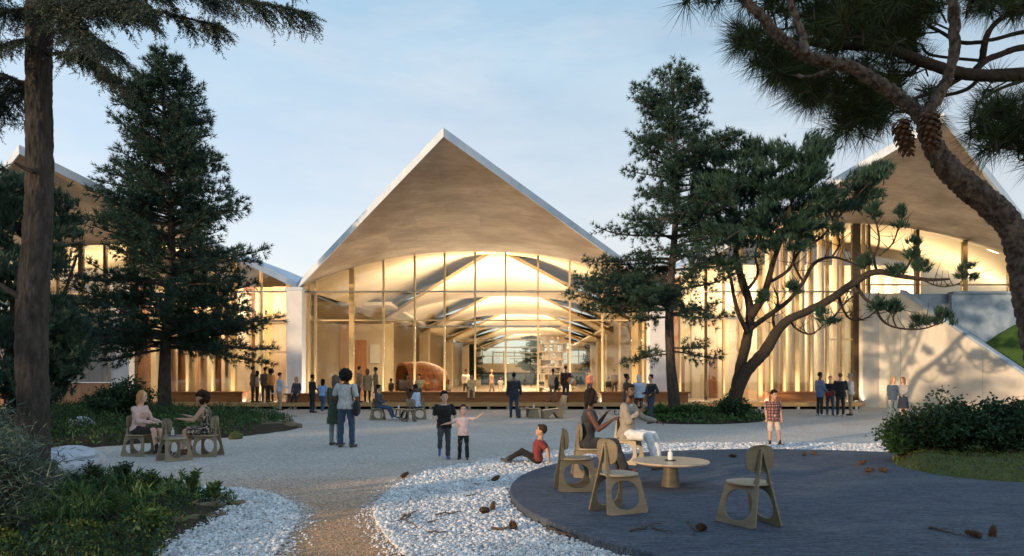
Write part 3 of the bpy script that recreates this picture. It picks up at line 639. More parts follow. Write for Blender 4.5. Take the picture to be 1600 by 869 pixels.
def lawn_bank():
    vs = []; fs = []; n = 24
    for j in range(n+1):
        for i in range(n+1):
            u = i/n; v = j/n; x = 20.8+u*22; y = 37.0-v*15
            d = max(0, ((x-A.x)*nrm.x*-1+(y-A.y)*nrm.y*-1))
            d = (Vector((x, y, 0))-A).dot(Vector((-dv.y, dv.x, 0)))
            z = 4.6*min(1, max(0, d-.5)/5.5)*(1-v)**1.2+.1*math.sin(x*1.3+y)
            zmax = max(-.3, slope((Vector((x, y, 0))-A).dot(dv))-.35) if d < 1.2 else 9
            vs.append((x, y, min(z, zmax) if d > .3 else -.4))
    for j in range(n):
        for i in range(n): a = j*(n+1)+i; fs.append((a, a+1, a+n+2, a+n+1)[::-1])
    tag(MB().add(vs, fs).build('lawn_bank', 'lawn', None, True), 'green lawn bank behind the sloping concrete wall', kind='structure')
lawn_bank()
# ---- uplights hung under the vaults (troughs open at the top)
def uplight(x, y, z, L, W_, power, col=(1, .80, .54), parent=None, rx=180):
    t = MB(); t.box(-L/2, L/2, -W_/2, W_/2, -.10, -.06); t.box(-L/2, L/2, -W_/2-.02, -W_/2, -.10, 0); t.box(-L/2, L/2, W_/2, W_/2+.02, -.10, 0)
    o = t.build('light_trough', 'steel'); o.location = (x, y, z); o.parent = hall; o.matrix_parent_inverse = HINV
    d = bpy.data.lights.new('trough_light', 'AREA'); d.shape = 'RECTANGLE'; d.size = L; d.size_y = W_; d.energy = power; d.color = col
    l = bpy.data.objects.new('trough_light', d); COL.objects.link(l); l.location = (x, y, z+.01); l.rotation_euler = (R(rx), 0, 0)
UP = 1.0
uplight(-1.4, 43.5, 4.92, 9, .5, 1350*UP); [uplight(-.4+.066*(y-57), y, 4.9, 8, .4, 1300*UP) for y in (58, 73, 88, 103, 118)]
uplight(-17.5, 40.2, 5.0, 9, .4, 850*UP); uplight(-27, 41, 5.0, 6, .4, 500*UP); uplight(15, 40.6, 5.2, 9, .4, 800*UP); uplight(25, 41.5, 6.4, 8, .4, 420*UP)
def downlight(x, y, z, L, W_, power, tilt=0, col=(1, .80, .54)):
    t = MB(); t.box(-L/2, L/2, -W_/2, W_/2, .02, .06); o = t.build('light_trough', 'steel'); o.location = (x, y, z); o.parent = hall; o.matrix_parent_inverse = HINV
    d = bpy.data.lights.new('trough_light', 'AREA'); d.shape = 'RECTANGLE'; d.size = L; d.size_y = W_; d.energy = power; d.color = col
    l = bpy.data.objects.new('trough_light', d); COL.objects.link(l); l.location = (x, y, z+.01); l.rotation_euler = (R(tilt), 0, 0)
downlight(-1.4, 43.5, 4.78, 9, .4, 700); downlight(-17.5, 40.2, 4.86, 9, .3, 380, 25); downlight(15, 40.6, 5.06, 9, .3, 380, 25); [downlight(.066*(y-57), y, 4.76, 8, .4, 600) for y in (58, 73, 88, 103)]
# linear lights added at the foot of the glass to brighten mullions and soffit
def added_wash(x0, x1, power, tilt=14):
    L = x1-x0; t = MB(); t.box(x0, x1, YF-.62, YF-.50, FZ+.004, FZ+.02); o = t.build('light_trough', 'steel'); o.parent = hall; o.matrix_parent_inverse = HINV
    d = bpy.data.lights.new('trough_light', 'AREA'); d.shape = 'RECTANGLE'; d.size = L; d.size_y = .1; d.energy = power; d.color = (1, .81, .56)
    l = bpy.data.objects.new('trough_light', d); COL.objects.link(l); l.location = ((x0+x1)/2, YF-.56, FZ+.03); l.rotation_euler = (R(180+tilt), 0, 0)
added_wash(XL+.6, XR-.7, 460); added_wash(-19.0, XL-.6, 170); added_wash(XR+.7, 19.0, 210)
# ---------------------------------------------------------------- foliage templates
def needle_tuft(n, spread, w, seed=0, curl=0.0):
    r = random.Random(seed); V = []; F = []
    for i in range(n):
        a = 2*math.pi*(i+r.random()*.7)/n*2.4; s = spread*math.sqrt(r.uniform(.05, 1)); l = r.uniform(.7, 1.05)
        d = Vector((math.sin(s)*math.cos(a), math.sin(s)*math.sin(a), math.cos(s))); side = d.cross(Vector((r.uniform(-1, 1), r.uniform(-1, 1), r.uniform(-1, 1)))).normalized()*w
        b = Vector((0, 0, r.uniform(0, .3))); k = len(V); V += [b-side, b+side, b+d*l+Vector((0, 0, curl*s))]; F.append((k, k+1, k+2))
    return np.array([v[:] for v in V]), np.array(F)
def spray(n, w, seed=0, flat=.35, l=.28):
    """a twig one unit long with short needles all along it"""
    r = random.Random(seed); V = []; F = []
    for i in range(n):
        t = (i+.5)/n; a = r.uniform(0, 6.283); d = Vector((math.cos(a), math.sin(a)*flat, r.uniform(.35, .9))).normalized(); ln = l*r.uniform(.7, 1.1)*(1-.45*t)
        side = d.cross(Vector((r.uniform(-1, 1), r.uniform(-1, 1), r.uniform(-1, 1)))).normalized()*w; b = Vector((0, 0, t)); k = len(V); V += [b-side, b+side, b+d*ln]; F.append((k, k+1, k+2))
    return np.array([v[:] for v in V]), np.array(F)
LEAF = (np.array([[0, 0, 0], [.28, .10, .45], [0, 0, 1.], [-.28, .10, .45]]), np.array([[0, 1, 2], [0, 2, 3]]))
BLADE = (np.array([[-.05, 0, 0], [.05, 0, 0], [.06, .05, .5], [-.06, .05, .5], [0, .22, 1.]]), np.array([[0, 1, 2], [0, 2, 3], [3, 2, 4]]))
def unit(n):
    D = nr.normal(size=(n, 3)); return D/np.linalg.norm(D, axis=1, keepdims=True)
def bark_relief(o, amp, fx, fz):
    """raise bark plates: ridged noise along the vertex normals"""
    from mathutils import noise
    me = o.data; n = len(me.vertices); no = np.empty(n*3, np.float32); me.vertex_normals.foreach_get('vector', no); no = no.reshape(-1, 3)
    for v, q in zip(me.vertices, no):
        c = v.co; p = Vector((c.x*fx, c.y*fx, c.z*fz)); h = noise.voronoi(p)[0]; d = min(.6, (h[1]-h[0])*1.4)/.6; v.co = c+Vector(q)*amp*(d-.55+.35*noise.noise(p*2.3))
    me.update(); return o
# ---------------------------------------------------------------- tall conifers
def conifer(name, base, H, prof, tr, label, seed, z0, gap=.34, nbr=8, tuft=.235, wob=.12, extra=(), mat='needle_fir', bark='bark', group=None, twg=.20, updir=.25):
    r = random.Random(seed); zs = [p[0] for p in prof]; rs = [p[1] for p in prof]
    root = empty(name, base, 0, label, 'tree', group)
    ph = r.uniform(0, 6); tx = lambda z: Vector((wob*math.sin(z*.55+ph), wob*math.cos(z*.43+ph)*.7, z))
    pts = [tx(H*i/22) for i in range(23)]; m = MB(); m.tube([(0, 0, -.12)]+pts, [tr*1.3]+[tr*(1.18-.18*min(1, i/3))*(1-i/22)**.8+.012 for i in range(23)], 12, jit=.06)
    m.build('trunk', bark, root, True)
    br = MB(); P = []; D = []
    def twigs(path, length):
        n = max(2, int(length/twg)); q = len(path)-1
        for k in range(n):
            s = .22+.78*(k+r.random())/n; f = s*q; i = min(q-1, int(f)); p = path[i].lerp(path[i+1], f-i); d = (path[i+1]-path[i]).normalized()
            sd = d.cross(Vector((0, 0, 1))).normalized()
            for sg in (-1, 1, r.choice((-.3, .3))):
                if r.random() < .12: continue
                tl = r.uniform(.22, .60)*(1.15-.55*s)*min(1, length/1.6+.2); td = (d*r.uniform(.35, .9)+sd*sg*r.uniform(.6, 1)+Vector((0, 0, r.uniform(-.45, .7) if abs(sg) == 1 else r.choice((-.8, .9))))).normalized()
                nn = max(1, int(tl/.105))
                for j in range(nn): 
                    u = (j+1)/nn; P.append(p+td*tl*u+Vector((r.gauss(0, .03), r.gauss(0, .03), r.gauss(0, .03)))); D.append(td+Vector((0, 0, updir))+d*.2)
            P.append(p+Vector((0, 0, .03))); D.append(d+Vector((0, 0, .5)))
        P.append(path[-1]); D.append(path[-1]-path[-2])
    def branch(z, az, ln, rise):
        o = tx(z); h = Vector((math.cos(az), math.sin(az), 0)); sd = Vector((-h.y, h.x, 0)); cv = r.uniform(-.25, .25); dr_ = r.uniform(.22, .46); path = []
        for k in range(7):
            t = k/6; path.append(o+h*ln*t+sd*cv*ln*t*t+Vector((0, 0, ln*(rise*t-dr_*t*t+.26*t**3.2))))
        br.tube(path, [max(.008, .022*ln**.8*(1-.8*k/6)+.006) for k in range(7)], 5); twigs(path, ln)
    z = z0
    while z < H-.25:
        R_ = np.interp(z, zs, rs); f = (z-z0)/(H-z0)
        for k in range(nbr):
            if r.random() < .22: continue
            branch(z+r.uniform(-.3, .3), r.uniform(0, 6.283), R_*r.choice((r.uniform(.75, 1.12), r.uniform(.45, .9))), .10+.42*f**1.3+r.uniform(-.06, .08))
        z += gap*(1-.45*f)
    for (zz, az, ln, ri) in extra: branch(zz, az, ln, ri)
    for k in range(5): P.append(tx(H-.25+.07*k)); D.append(Vector((r.gauss(0, .3), r.gauss(0, .3), 1)))
    br.build('branches', bark, root)
    T, F = needle_tuft(10, 1.05, .060, seed); n = len(P)
    V, FF = scatter(T, F, np.array([p[:] for p in P]), np.array([d[:] for d in D]), nr.uniform(.75, 1.2, n)*tuft)
    np_mesh('crown', V, FF, mat, root); return root
b2 = gnd(262, 652); b2 = Vector((XP(262, 28.6), 28.6, .1))
fir2 = conifer('fir_tree', b2, 15.2, [(2.6, 4.3), (3.4, 4.7), (5, 3.9), (6.6, 3.4), (8.5, 2.9), (10.5, 2.35), (12.5, 1.75), (14, 1.0), (15.2, .2)], .24,
               'tall dark fir behind the two seated women, its trunk bare near the ground', 5, 2.9, extra=[(3.1, .0, 4.9, .02), (3.4, 3.0, 4.6, .0), (3.0, .6, 4.2, -.02), (3.0, 2.5, 4.0, -.05), (2.7, 3.3, 3.2, -.12)])
b3 = Vector((XP(1052, 26.8), 26.8, .08))
fir3 = conifer('fir_tree', b3, 13.7, [(3.6, 2.6), (4.6, 3.6), (6, 3.5), (7.4, 2.9), (9, 2.4), (10.5, 2.2), (12, 1.5), (13.1, .8), (13.7, .2)], .20,
               'tall fir with sparse low branches right of the central gable', 12, 4.3, gap=.44, nbr=6, wob=.16,
               extra=[(2.55, 0.1, 1.9, .03), (2.45, 3.0, 1.7, .05), (2.7, -.7, 1.5, .0), (2.6, 2.2, 1.2, 0), (4.2, 3.1, 3.3, .02), (4.0, .2, 2.4, .0), (4.7, 3.2, 3.9, .02), (5.3, 2.95, 3.7, .05), (6.2, 3.3, 3.4, .08), (7.1, 3.05, 3.0, .1), (5.0, 3.5, 3.6, .0), (3.9, -2.6, 2.2, 0), (4.4, 3.4, 2.8, .05)])
# ---------------------------------------------------------------- pines drawn limb by limb
LW = .86
def px_path(pts, Y, dy=(0, 0), per=5):
    """limb through photograph points at about depth Y; dy moves its ends nearer or farther"""
    n = len(pts); q = []
    for i, p in enumerate(pts):
        t = i/max(1, n-1); y = Y+dy[0]+(dy[1]-dy[0])*t; v = at(p[0], p[1], y); q.append((v.x, v.y, v.z, LW*(p[2] if len(p) > 2 else 4)*y/FPX/2))
    return spline(q, per)
def limb(mb, path, base, n=8, jit=.08): mb.tube([Vector(p[:3])-base for p in path], [max(.004, p[3]) for p in path], n, jit=jit)
def tuft_cloud(poly, Y, thick, n, up=.7, jit=.5):
    P2 = samp_poly(poly, n); y = Y+nr.normal(0, thick/2.2, n); P = np.c_[(P2[:, 0]-800)*y/FPX, y, CAMH+(HORY-P2[:, 1])*y/FPX]
    c = P.mean(0); D = (P-c); D /= np.maximum(np.linalg.norm(D, axis=1, keepdims=True), .01); D = D*jit+np.array([0, 0, up])+nr.normal(0, .3, (n, 3)); return P, D
def clumps(poly, Y, thick, nc, per, size, up=.8):
    """foliage gathered into tufts of shoots: nc shoot heads, each with a handful of needle brushes"""
    P, D = tuft_cloud(poly, Y, thick, nc, up); D /= np.linalg.norm(D, axis=1, keepdims=True)
    Q = np.repeat(P, per, 0)+nr.normal(0, size, (nc*per, 3))*np.array([1, 1, .45])+np.repeat(D, per, 0)*nr.uniform(-.5, 1, (nc*per, 1))*size
    return Q, np.repeat(D, per, 0)+nr.normal(0, .33, (nc*per, 3))
def brush(name, P, D, base, size, mat, root, n=12, spread=.55, w=.035, seed=1):
    T, F = needle_tuft(n, spread, w, seed); V, FF = scatter(T, F, P-np.array(base[:]), D, nr.uniform(.7, 1.2, len(P))*size); return np_mesh(name, V, FF, mat, root)
# windswept pine in the right-hand bed
Y4 = 26.6; base4 = Vector((XP(1146, Y4), Y4, .08))
p4 = empty('windswept_pine', base4, 0, 'leaning pine with twisted forked trunk in the right-hand bed', 'tree')
limbs4 = [([(1143, 655, 30), (1150, 615, 26), (1163, 585, 25), (1178, 568, 22), (1196, 548, 22), (1214, 518, 19), (1232, 500, 17), (1262, 486, 15), (1300, 466, 15), (1334, 442, 14), (1368, 425, 12), (1410, 432, 9), (1450, 437, 7), (1484, 436, 4)], (0, -1.2)),
          ([(1152, 605, 23), (1158, 570, 20), (1166, 535, 19), (1172, 500, 17), (1170, 470, 15), (1160, 440, 15), (1152, 408, 12), (1150, 370, 9), (1155, 330, 6)], (0, .6)),
          ([(1172, 495, 17), (1190, 468, 15), (1200, 440, 12), (1208, 410, 10), (1222, 370, 8), (1236, 320, 6), (1248, 270, 4)], (0, -.5)),
          ([(1174, 512, 15), (1202, 492, 13), (1232, 470, 11), (1255, 441, 10), (1272, 412, 9), (1300, 402, 7), (1330, 410, 5), (1352, 420, 4)], (0, .8)),
          ([(1168, 520, 12), (1154, 490, 11), (1146, 460, 9), (1140, 430, 8), (1124, 405, 6), (1112, 370, 4)], (0, -.8)),
          ([(1205, 440, 9), (1232, 422, 8), (1250, 392, 7), (1282, 372, 6), (1310, 340, 5), (1345, 300, 4), (1372, 275, 3)], (0, -.6)),
          ([(1336, 441, 9), (1350, 465, 8), (1366, 478, 7), (1378, 500, 6), (1400, 512, 5), (1440, 514, 4), (1478, 502, 3)], (-.6, -1.4)),
          ([(1310, 461, 8), (1318, 485, 6), (1330, 499, 5), (1352, 498, 4), (1372, 484, 3)], (-.5, .2)),
          ([(1370, 425, 7), (1366, 402, 6), (1374, 376, 5), (1368, 345, 4), (1362, 325, 3)], (-.8, -.5)),
          ([(1374, 400, 5), (1395, 380, 4), (1405, 352, 3), (1414, 335, 2)], (-.7, -.9)),
          ([(1410, 430, 5), (1424, 405, 4), (1428, 385, 3)], (-1, -1)), ([(1440, 437, 4), (1470, 448, 3), (1500, 442, 3), (1512, 420, 2)], (-1.2, -1.5)),
          ([(1232, 498, 7), (1246, 515, 5), (1268, 522, 4), (1290, 505, 3)], (-.2, -.6)), ([(1212, 520, 8), (1208, 495, 7), (1216, 470, 5), (1210, 452, 4)], (0, .3)),
          ([(1255, 441, 6), (1240, 410, 5), (1246, 380, 4), (1262, 352, 3)], (.4, .9)), ([(1300, 402, 5), (1312, 380, 4), (1306, 358, 3)], (.5, .8)),
          ([(1166, 455, 8), (1184, 428, 7), (1180, 395, 5), (1192, 360, 4), (1188, 310, 3)], (0, .9)),
          ([(1400, 512, 4), (1396, 495, 3), (1410, 480, 2)], (-1, -1)), ([(1344, 455, 5), (1322, 472, 4), (1300, 498, 3), (1284, 500, 2)], (-.6, -.8))]
m4 = MB()
for k, (pts, dy) in enumerate(limbs4): limb(m4, px_path([(a, b, c*(.95 if k < 3 else .72)) for a, b, c in pts], Y4, dy), base4, 9)
r4 = random.Random(3)
for pts, dy in limbs4[3:]:                                    # dead side twigs
    pp = px_path(pts, Y4, dy)
    for k in range(3, len(pp)-1):
        p = Vector(pp[k][:3]); d = Vector((r4.uniform(-1, 1), r4.uniform(-.6, .6), r4.uniform(-.2, 1.2))).normalized(); l = r4.uniform(.25, .95)
        m4.tube([p-base4, p+d*l*.5+Vector((0, 0, .05))-base4, p+d*l+Vector((r4.uniform(-.1, .1), 0, .16))-base4], [.017, .012, .005], 5)
m4.build('trunk', 'darkbark', p4, True)
crown4 = [(1085, 290), (1090, 262), (1115, 250), (1160, 240), (1178, 216), (1200, 228), (1222, 214), (1240, 232), (1262, 210), (1292, 232), (1285, 275), (1305, 300), (1345, 262), (1385, 262), (1378, 300), (1330, 335), (1300, 350), (1262, 385), (1205, 398), (1150, 392), (1118, 372), (1095, 335)]
Pq, Dq = clumps(crown4, Y4, 2.2, 250, 38, .17, .95)
extra = [((1478, 502), 14, 14), ((1412, 345), 10, 18), ((1366, 335), 8, 12), ((1425, 395), 12, 16), ((1440, 420), 10, 10), ((1510, 430), 12, 14), ((1372, 480), 8, 9), ((1285, 502), 16, 16), ((1262, 352), 12, 14), ((1306, 362), 10, 12), ((1440, 508), 12, 10), ((1400, 425), 12, 10), ((1190, 470), 8, 8), ((1245, 385), 10, 12), ((1352, 415), 8, 10), ((1238, 455), 6, 8), ((1395, 485), 8, 8), ((1135, 420), 14, 16)]
for (cx, cy), a, b_ in extra:
    q, d = clumps([(cx-a, cy+b_*.6), (cx+a, cy+b_*.6), (cx+a*.7, cy-b_), (cx-a*.7, cy-b_)], Y4-1.0, .3, 9, 10, .07, 1.0); Pq = np.r_[Pq, q]; Dq = np.r_[Dq, d]
brush('crown', Pq, Dq, base4, .29, 'needle_pine', p4, 10, .5, .052)
# dark pine behind the big left trunk
Y5 = 17.5; base5 = Vector((XP(18, Y5), Y5, 0))
p5 = empty('dark_pine', base5, 0, 'dense dark pine half hidden behind the big left trunk', 'tree')
m5 = MB()
for pts in ([(18, 700, 26), (20, 560, 22), (26, 470, 18), (40, 400, 13), (60, 350, 8), (70, 310, 4)], [(22, 520, 14), (60, 500, 10), (95, 470, 7), (120, 400, 4)], [(20, 560, 12), (70, 560, 9), (110, 545, 5), (125, 520, 4)], [(26, 480, 10), (10, 430, 8), (-10, 380, 5), (-20, 330, 3)], [(20, 600, 9), (60, 600, 7), (90, 610, 4)]):
    limb(m5, px_path(pts, Y5, (0, rnd.uniform(-.8, .8))), base5)
m5.build('trunk', 'darkbark', p5, True)
Pq = []; Dq = []
for poly, nc in (([(-60, 300), (0, 270), (45, 285), (80, 292), (105, 322), (122, 355), (108, 395), (92, 425), (70, 445), (30, 465), (-60, 460)], 170), ([(60, 470), (105, 470), (110, 505), (70, 520)], 26), ([(-60, 460), (20, 450), (25, 620), (-60, 640)], 95), ([(60, 505), (112, 500), (140, 545), (120, 580), (85, 610), (55, 590)], 95), ([(20, 590), (90, 585), (100, 620), (40, 650)], 50)):
    q, d = clumps(poly, Y5, 1.6, nc, 24, .13, .7); Pq.append(q); Dq.append(d)
brush('crown', np.concatenate(Pq), np.concatenate(Dq), base5, .22, 'needle_fir', p5, 11, .6, .06)
# ---------------------------------------------------------------- big spruce on the left
Y1 = 9.1; base1 = Vector((XP(50, Y1), Y1, 0))
p1_ = empty('spruce_tree', base1, 0, 'massive rough-barked spruce trunk at the left with drooping branches overhead', 'tree')
tp = px_path([(46, 800, 66), (48, 760, 60), (52, 690, 53), (52, 620, 50), (49, 540, 51), (51, 470, 50), (56, 400, 47), (60, 330, 44), (62, 260, 43), (61, 180, 42), (61, 90, 42), (61, 0, 41), (60, -120, 38), (60, -300, 30), (60, -520, 20), (60, -700, 6)], Y1, per=6)
m = MB(); n = 40
tp = [a for a in tp]; tp2 = []
for i in range(len(tp)-1): tp2 += [np.array(tp[i])*(1-t)+np.array(tp[i+1])*t for t in (0, .2, .4, .6, .8)]
m.tube([Vector(p[:3])-base1 for p in tp2+[tp[-1]]], [p[3] for p in tp2+[tp[-1]]], 88, jit=.012)
for a in range(7):                                           # root flare
    an = a*.9+.2; d = Vector((math.cos(an), math.sin(an), 0)); m.tube([d*.16+Vector((0, 0, .45)), d*.28+Vector((0, 0, .16)), d*.50+Vector((0, 0, .0)), d*.7+Vector((0, 0, -.08))], [.13, .12, .09, .05], 8)
bark_relief(m.build('trunk', 'bark', p1_, True), .016, 16, 3.2)
br = MB(); P = []; D = []; SZ = []
sb = [([(62, 85, 8), (120, 84, 6), (155, 100, 4), (182, 122, 3)], (0, -.6)), ([(62, 35, 9), (140, 15, 6), (200, 20, 4), (235, 36, 3)], (0, .5)),
      ([(62, -30, 11), (200, -30, 8), (330, -12, 5), (420, 8, 4), (482, 20, 2)], (0, -.4)), ([(62, -80, 12), (250, -62, 8), (400, -40, 5), (505, -28, 3)], (0, .8)), ([(62, -10, 9), (200, 8, 6), (290, 28, 4), (350, 42, 2)], (0, .2)),
      ([(62, -60, 10), (180, -50, 7), (290, -20, 5), (340, 10, 3)], (0, 1.4)), ([(62, 60, 6), (110, 40, 5), (150, 60, 3), (190, 92, 2)], (0, 1.2)), ([(62, 20, 7), (110, 4, 5), (170, 12, 3)], (0, -1.2)),
      ([(60, 130, 10), (30, 128, 8), (0, 116, 6), (-50, 120, 4)], (0, .2)), ([(60, 60, 8), (20, 66, 6), (-30, 84, 4)], (0, -.6)), ([(60, 10, 8), (10, 20, 6), (-60, 40, 4)], (0, .8)), ([(60, 150, 7), (25, 140, 5), (5, 160, 4), (-20, 185, 3)], (0, .9)), ([(60, -30, 8), (0, -20, 6), (-60, 0, 4)], (0, -1)),
      ([(62, 25, 8), (90, 20, 6), (130, 52, 4), (150, 84, 3)], (0, -1.6)), ([(62, -30, 8), (110, -30, 6), (200, -5, 4), (225, 20, 3)], (0, -1.5))]
r1 = random.Random(8)
def dress(q, ln, dens, f0):
    n = int(ln/dens)
    for k in range(n):
        f = (f0+(1-f0)*k/n)*(len(q)-1); i = min(len(q)-2, int(f)); p = q[i].lerp(q[i+1], f-i); d = (q[i+1]-q[i]).normalized(); sd = d.cross(Vector((0, 0, 1)))
        sd = sd.normalized() if sd.length > .1 else Vector((1, 0, 0))
        for sg in (-1, 1):
            L2 = r1.uniform(.08, .30)*(1.1-.4*k/n); dr = (d*r1.uniform(.3, .9)+sd*sg*r1.uniform(.3, 1)+Vector((0, 0, r1.uniform(-.7, .15)))).normalized(); s_ = p
            for j in range(max(1, int(L2/.09))):
                P.append(s_); D.append(dr+Vector((r1.gauss(0, .25), r1.gauss(0, .25), r1.gauss(0, .2)))); SZ.append(r1.uniform(.10, .19)); s_ = s_+dr*.09; dr = (dr+Vector((r1.gauss(0, .15), r1.gauss(0, .15), -.22))).normalized()
for pts, dy in sb:
    pp = px_path(pts, Y1, dy, 8); limb(br, pp, base1, 6); q = [Vector(p[:3]) for p in pp]; ln = sum((q[i+1]-q[i]).length for i in range(len(q)-1)); dress(q, ln, .06, .2)
    for k in range(int(ln/.075)):
        f = r1.uniform(.15, .97)*(len(q)-1); i = min(len(q)-2, int(f)); p = q[i].lerp(q[i+1], f-i); d = (q[i+1]-q[i]).normalized(); sd = d.cross(Vector((0, 0, 1))).normalized()*r1.choice((-1, 1))
        l2 = r1.uniform(.18, .55)*(1.05-.5*f/(len(q)-1)); e = d*r1.uniform(.3, .8)+sd*r1.uniform(.2, 1)+Vector((0, 0, r1.uniform(-.35, .1))); e.normalize(); sub = [p+e*l2*t+Vector((0, 0, -.38*l2*t*t)) for t in (0, .33, .66, 1)]
        br.tube([v-base1 for v in sub], [.008, .007, .005, .003], 4); dress(sub, l2, .045, .05)
for pts in ([(60, 268, 9), (52, 268, 8), (36, 262, 7), (22, 254, 5)], [(40, 470, 12), (10, 452, 9), (-40, 420, 7)]):
    sb_ = MB(); limb(sb_, px_path(pts, Y1, (-.1, -.3)), base1, 7); sb_.build('branch', 'bark', p1_, True)
br.build('branches', 'bark', p1_, True)
T, F = spray(15, .045, 4, .9, .32); V, FF = scatter(T, F, np.array([p[:] for p in P])-np.array(base1[:]), np.array([d[:] for d in D]), np.array(SZ)); np_mesh('crown', V, FF, 'needle_spruce', p1_)
# ---------------------------------------------------------------- near pine at the right, its trunk arching into the picture
Y6 = 3.2; base6 = Vector((2.72, 3.25, 0))
p6 = empty('near_pine', base6, 0, 'close pine with scaly curving trunk and long needles at the upper right', 'tree')
m = MB()
trunk = [(base6.x, base6.y, -.05, .085), (2.70, 3.24, .4, .075), (2.62, 3.22, 1.0, .068)]+[tuple(p) for p in px_path([(1640, 620, 46), (1618, 530, 46), (1604, 460, 44), (1596, 405, 44), (1584, 362, 44), (1556, 328, 44), (1520, 298, 44), (1486, 268, 40), (1464, 238, 34), (1450, 210, 30), (1443, 186, 27), (1424, 168, 24), (1398, 148, 24), (1364, 126, 23), (1330, 105, 22), (1296, 97, 21), (1268, 91, 20), (1240, 74, 19), (1216, 56, 18), (1192, 28, 17), (1166, 0, 16), (1140, -40, 14), (1110, -90, 10)], Y6, (0, .15), 5)]
tr2 = []
for i in range(len(trunk)-1): tr2 += [np.array(trunk[i])*(1-t)+np.array(trunk[i+1])*t for t in (0, .33, .66)]
m.tube([Vector(p[:3])-base6 for p in tr2+[np.array(trunk[-1])]], [p[3]*1.0 for p in tr2+[np.array(trunk[-1])]], 44, jit=.03)
limb(m, px_path([(1443, 190, 22), (1462, 156, 20), (1482, 118, 19), (1491, 70, 18), (1490, 10, 17), (1486, -60, 15)], Y6, (0, -.1), 7), base6, 20, .09)
limb(m, px_path([(1254, 86, 14), (1256, 60, 13), (1240, 20, 12), (1228, -20, 10)], Y6, (.05, .1), 6), base6, 14, .08)
limb(m, px_path([(1310, 100, 9), (1290, 112, 7), (1262, 120, 6), (1238, 118, 5)], Y6, (0, .1), 5), base6, 9)
bark_relief(m.build('trunk', 'pinebark', p6, True), .011, 40, 24)
m = MB()
back = [[(1680, 112, 26), (1600, 116, 24), (1535, 118, 22), (1490, 112, 20), (1440, 96, 19), (1392, 78, 17), (1335, 72, 15), (1285, 70, 13), (1240, 58, 9)], [(1680, 70, 12), (1600, 74, 12), (1566, 84, 11), (1538, 96, 12), (1518, 116, 13)], [(1575, 20, 9), (1552, 40, 9), (1540, 62, 11), (1534, 98, 12)],
        [(1680, 40, 10), (1600, 50, 8), (1560, 60, 7), (1540, 64, 6)], [(1500, 122, 10), (1470, 140, 9), (1440, 150, 7), (1410, 160, 5)], [(1440, 98, 8), (1420, 116, 7), (1390, 118, 5), (1365, 112, 4)], [(1535, 118, 8), (1510, 140, 7), (1470, 152, 6), (1450, 170, 5), (1400, 176, 4)],
        [(1535, 95, 6), (1480, 90, 5), (1450, 84, 5), (1440, 70, 4)], [(1600, 125, 8), (1560, 140, 6), (1530, 160, 5), (1520, 190, 4)], [(1450, 40, 6), (1470, 50, 6), (1500, 66, 7), (1536, 66, 7)], [(1310, 72, 6), (1300, 110, 5), (1280, 140, 4), (1270, 160, 3)], [(1390, 120, 6), (1350, 150, 5), (1330, 180, 4)]]
for k, pts in enumerate(back): limb(m, px_path(pts, Y6+.95+.12*(k % 4), (0, -.1), 6), base6, 9)
m.build('branches', 'darkbark', p6, True)
def near_tufts(poly, Y, th, n, up):
    P2 = samp_poly(poly, n); y = Y+nr.uniform(-th, th, n); return np.c_[(P2[:, 0]-800)*y/FPX, y, CAMH+(HORY-P2[:, 1])*y/FPX], nr.normal(0, .55, (n, 3))+np.array([-.15, 0, up])
Pn = []; Dn = []
for poly, Y, th, n, up in (([(1075, 0), (1120, -10), (1190, 20), (1240, 60), (1300, 80), (1400, 70), (1470, 50), (1480, -90), (1100, -90)], 4.1, .5, 280, .5), ([(1150, 45), (1200, 60), (1250, 100), (1262, 128), (1215, 118), (1165, 80)], 4.0, .35, 75, .1), ([(1235, 105), (1290, 110), (1300, 150), (1265, 165), (1240, 140)], 4.0, .3, 40, .0),
    ([(1290, 110), (1380, 90), (1400, 140), (1390, 185), (1340, 195), (1300, 170)], 4.2, .3, 80, .0), ([(1320, 165), (1380, 170), (1345, 205), (1315, 200)], 4.1, .25, 26, -.1), ([(1510, 200), (1560, 165), (1660, 160), (1660, 250), (1560, 245), (1515, 225)], 3.9, .3, 85, .3), ([(1500, -60), (1680, -60), (1680, 22), (1590, 25), (1510, 15)], 4.2, .4, 100, .2), ([(1380, 90), (1450, 70), (1440, 140), (1400, 160)], 4.3, .2, 14, .3), ([(1420, 150), (1470, 130), (1460, 190), (1410, 185)], 4.3, .2, 12, .2), ([(1280, 20), (1420, 0), (1440, 70), (1300, 80)], 4.5, .4, 80, .4), ([(1520, 130), (1560, 120), (1570, 165), (1530, 175)], 4.3, .2, 8, .2)):
    q, d = near_tufts(poly, Y, th, n, up); Pn.append(q); Dn.append(d)
Pn = np.concatenate(Pn); Dn = np.concatenate(Dn); T, F = needle_tuft(60, 1.45, .011, 9)
V, FF = scatter(T, F, Pn-np.array(base6[:]), Dn, nr.uniform(.8, 1.15, len(Pn))*.19); np_mesh('crown', V, FF, 'needle_near', p6)
tw = MB()
for p, d in zip(Pn, Dn):
    p = Vector(p); d = Vector(d).normalized(); tw.tube([p-d*.07-base6, p-d*.02-base6, p+d*.04-base6], [.005, .006, .003], 5)
tw.build('twigs', 'darkbark', p6)['kind'] = 'stuff'
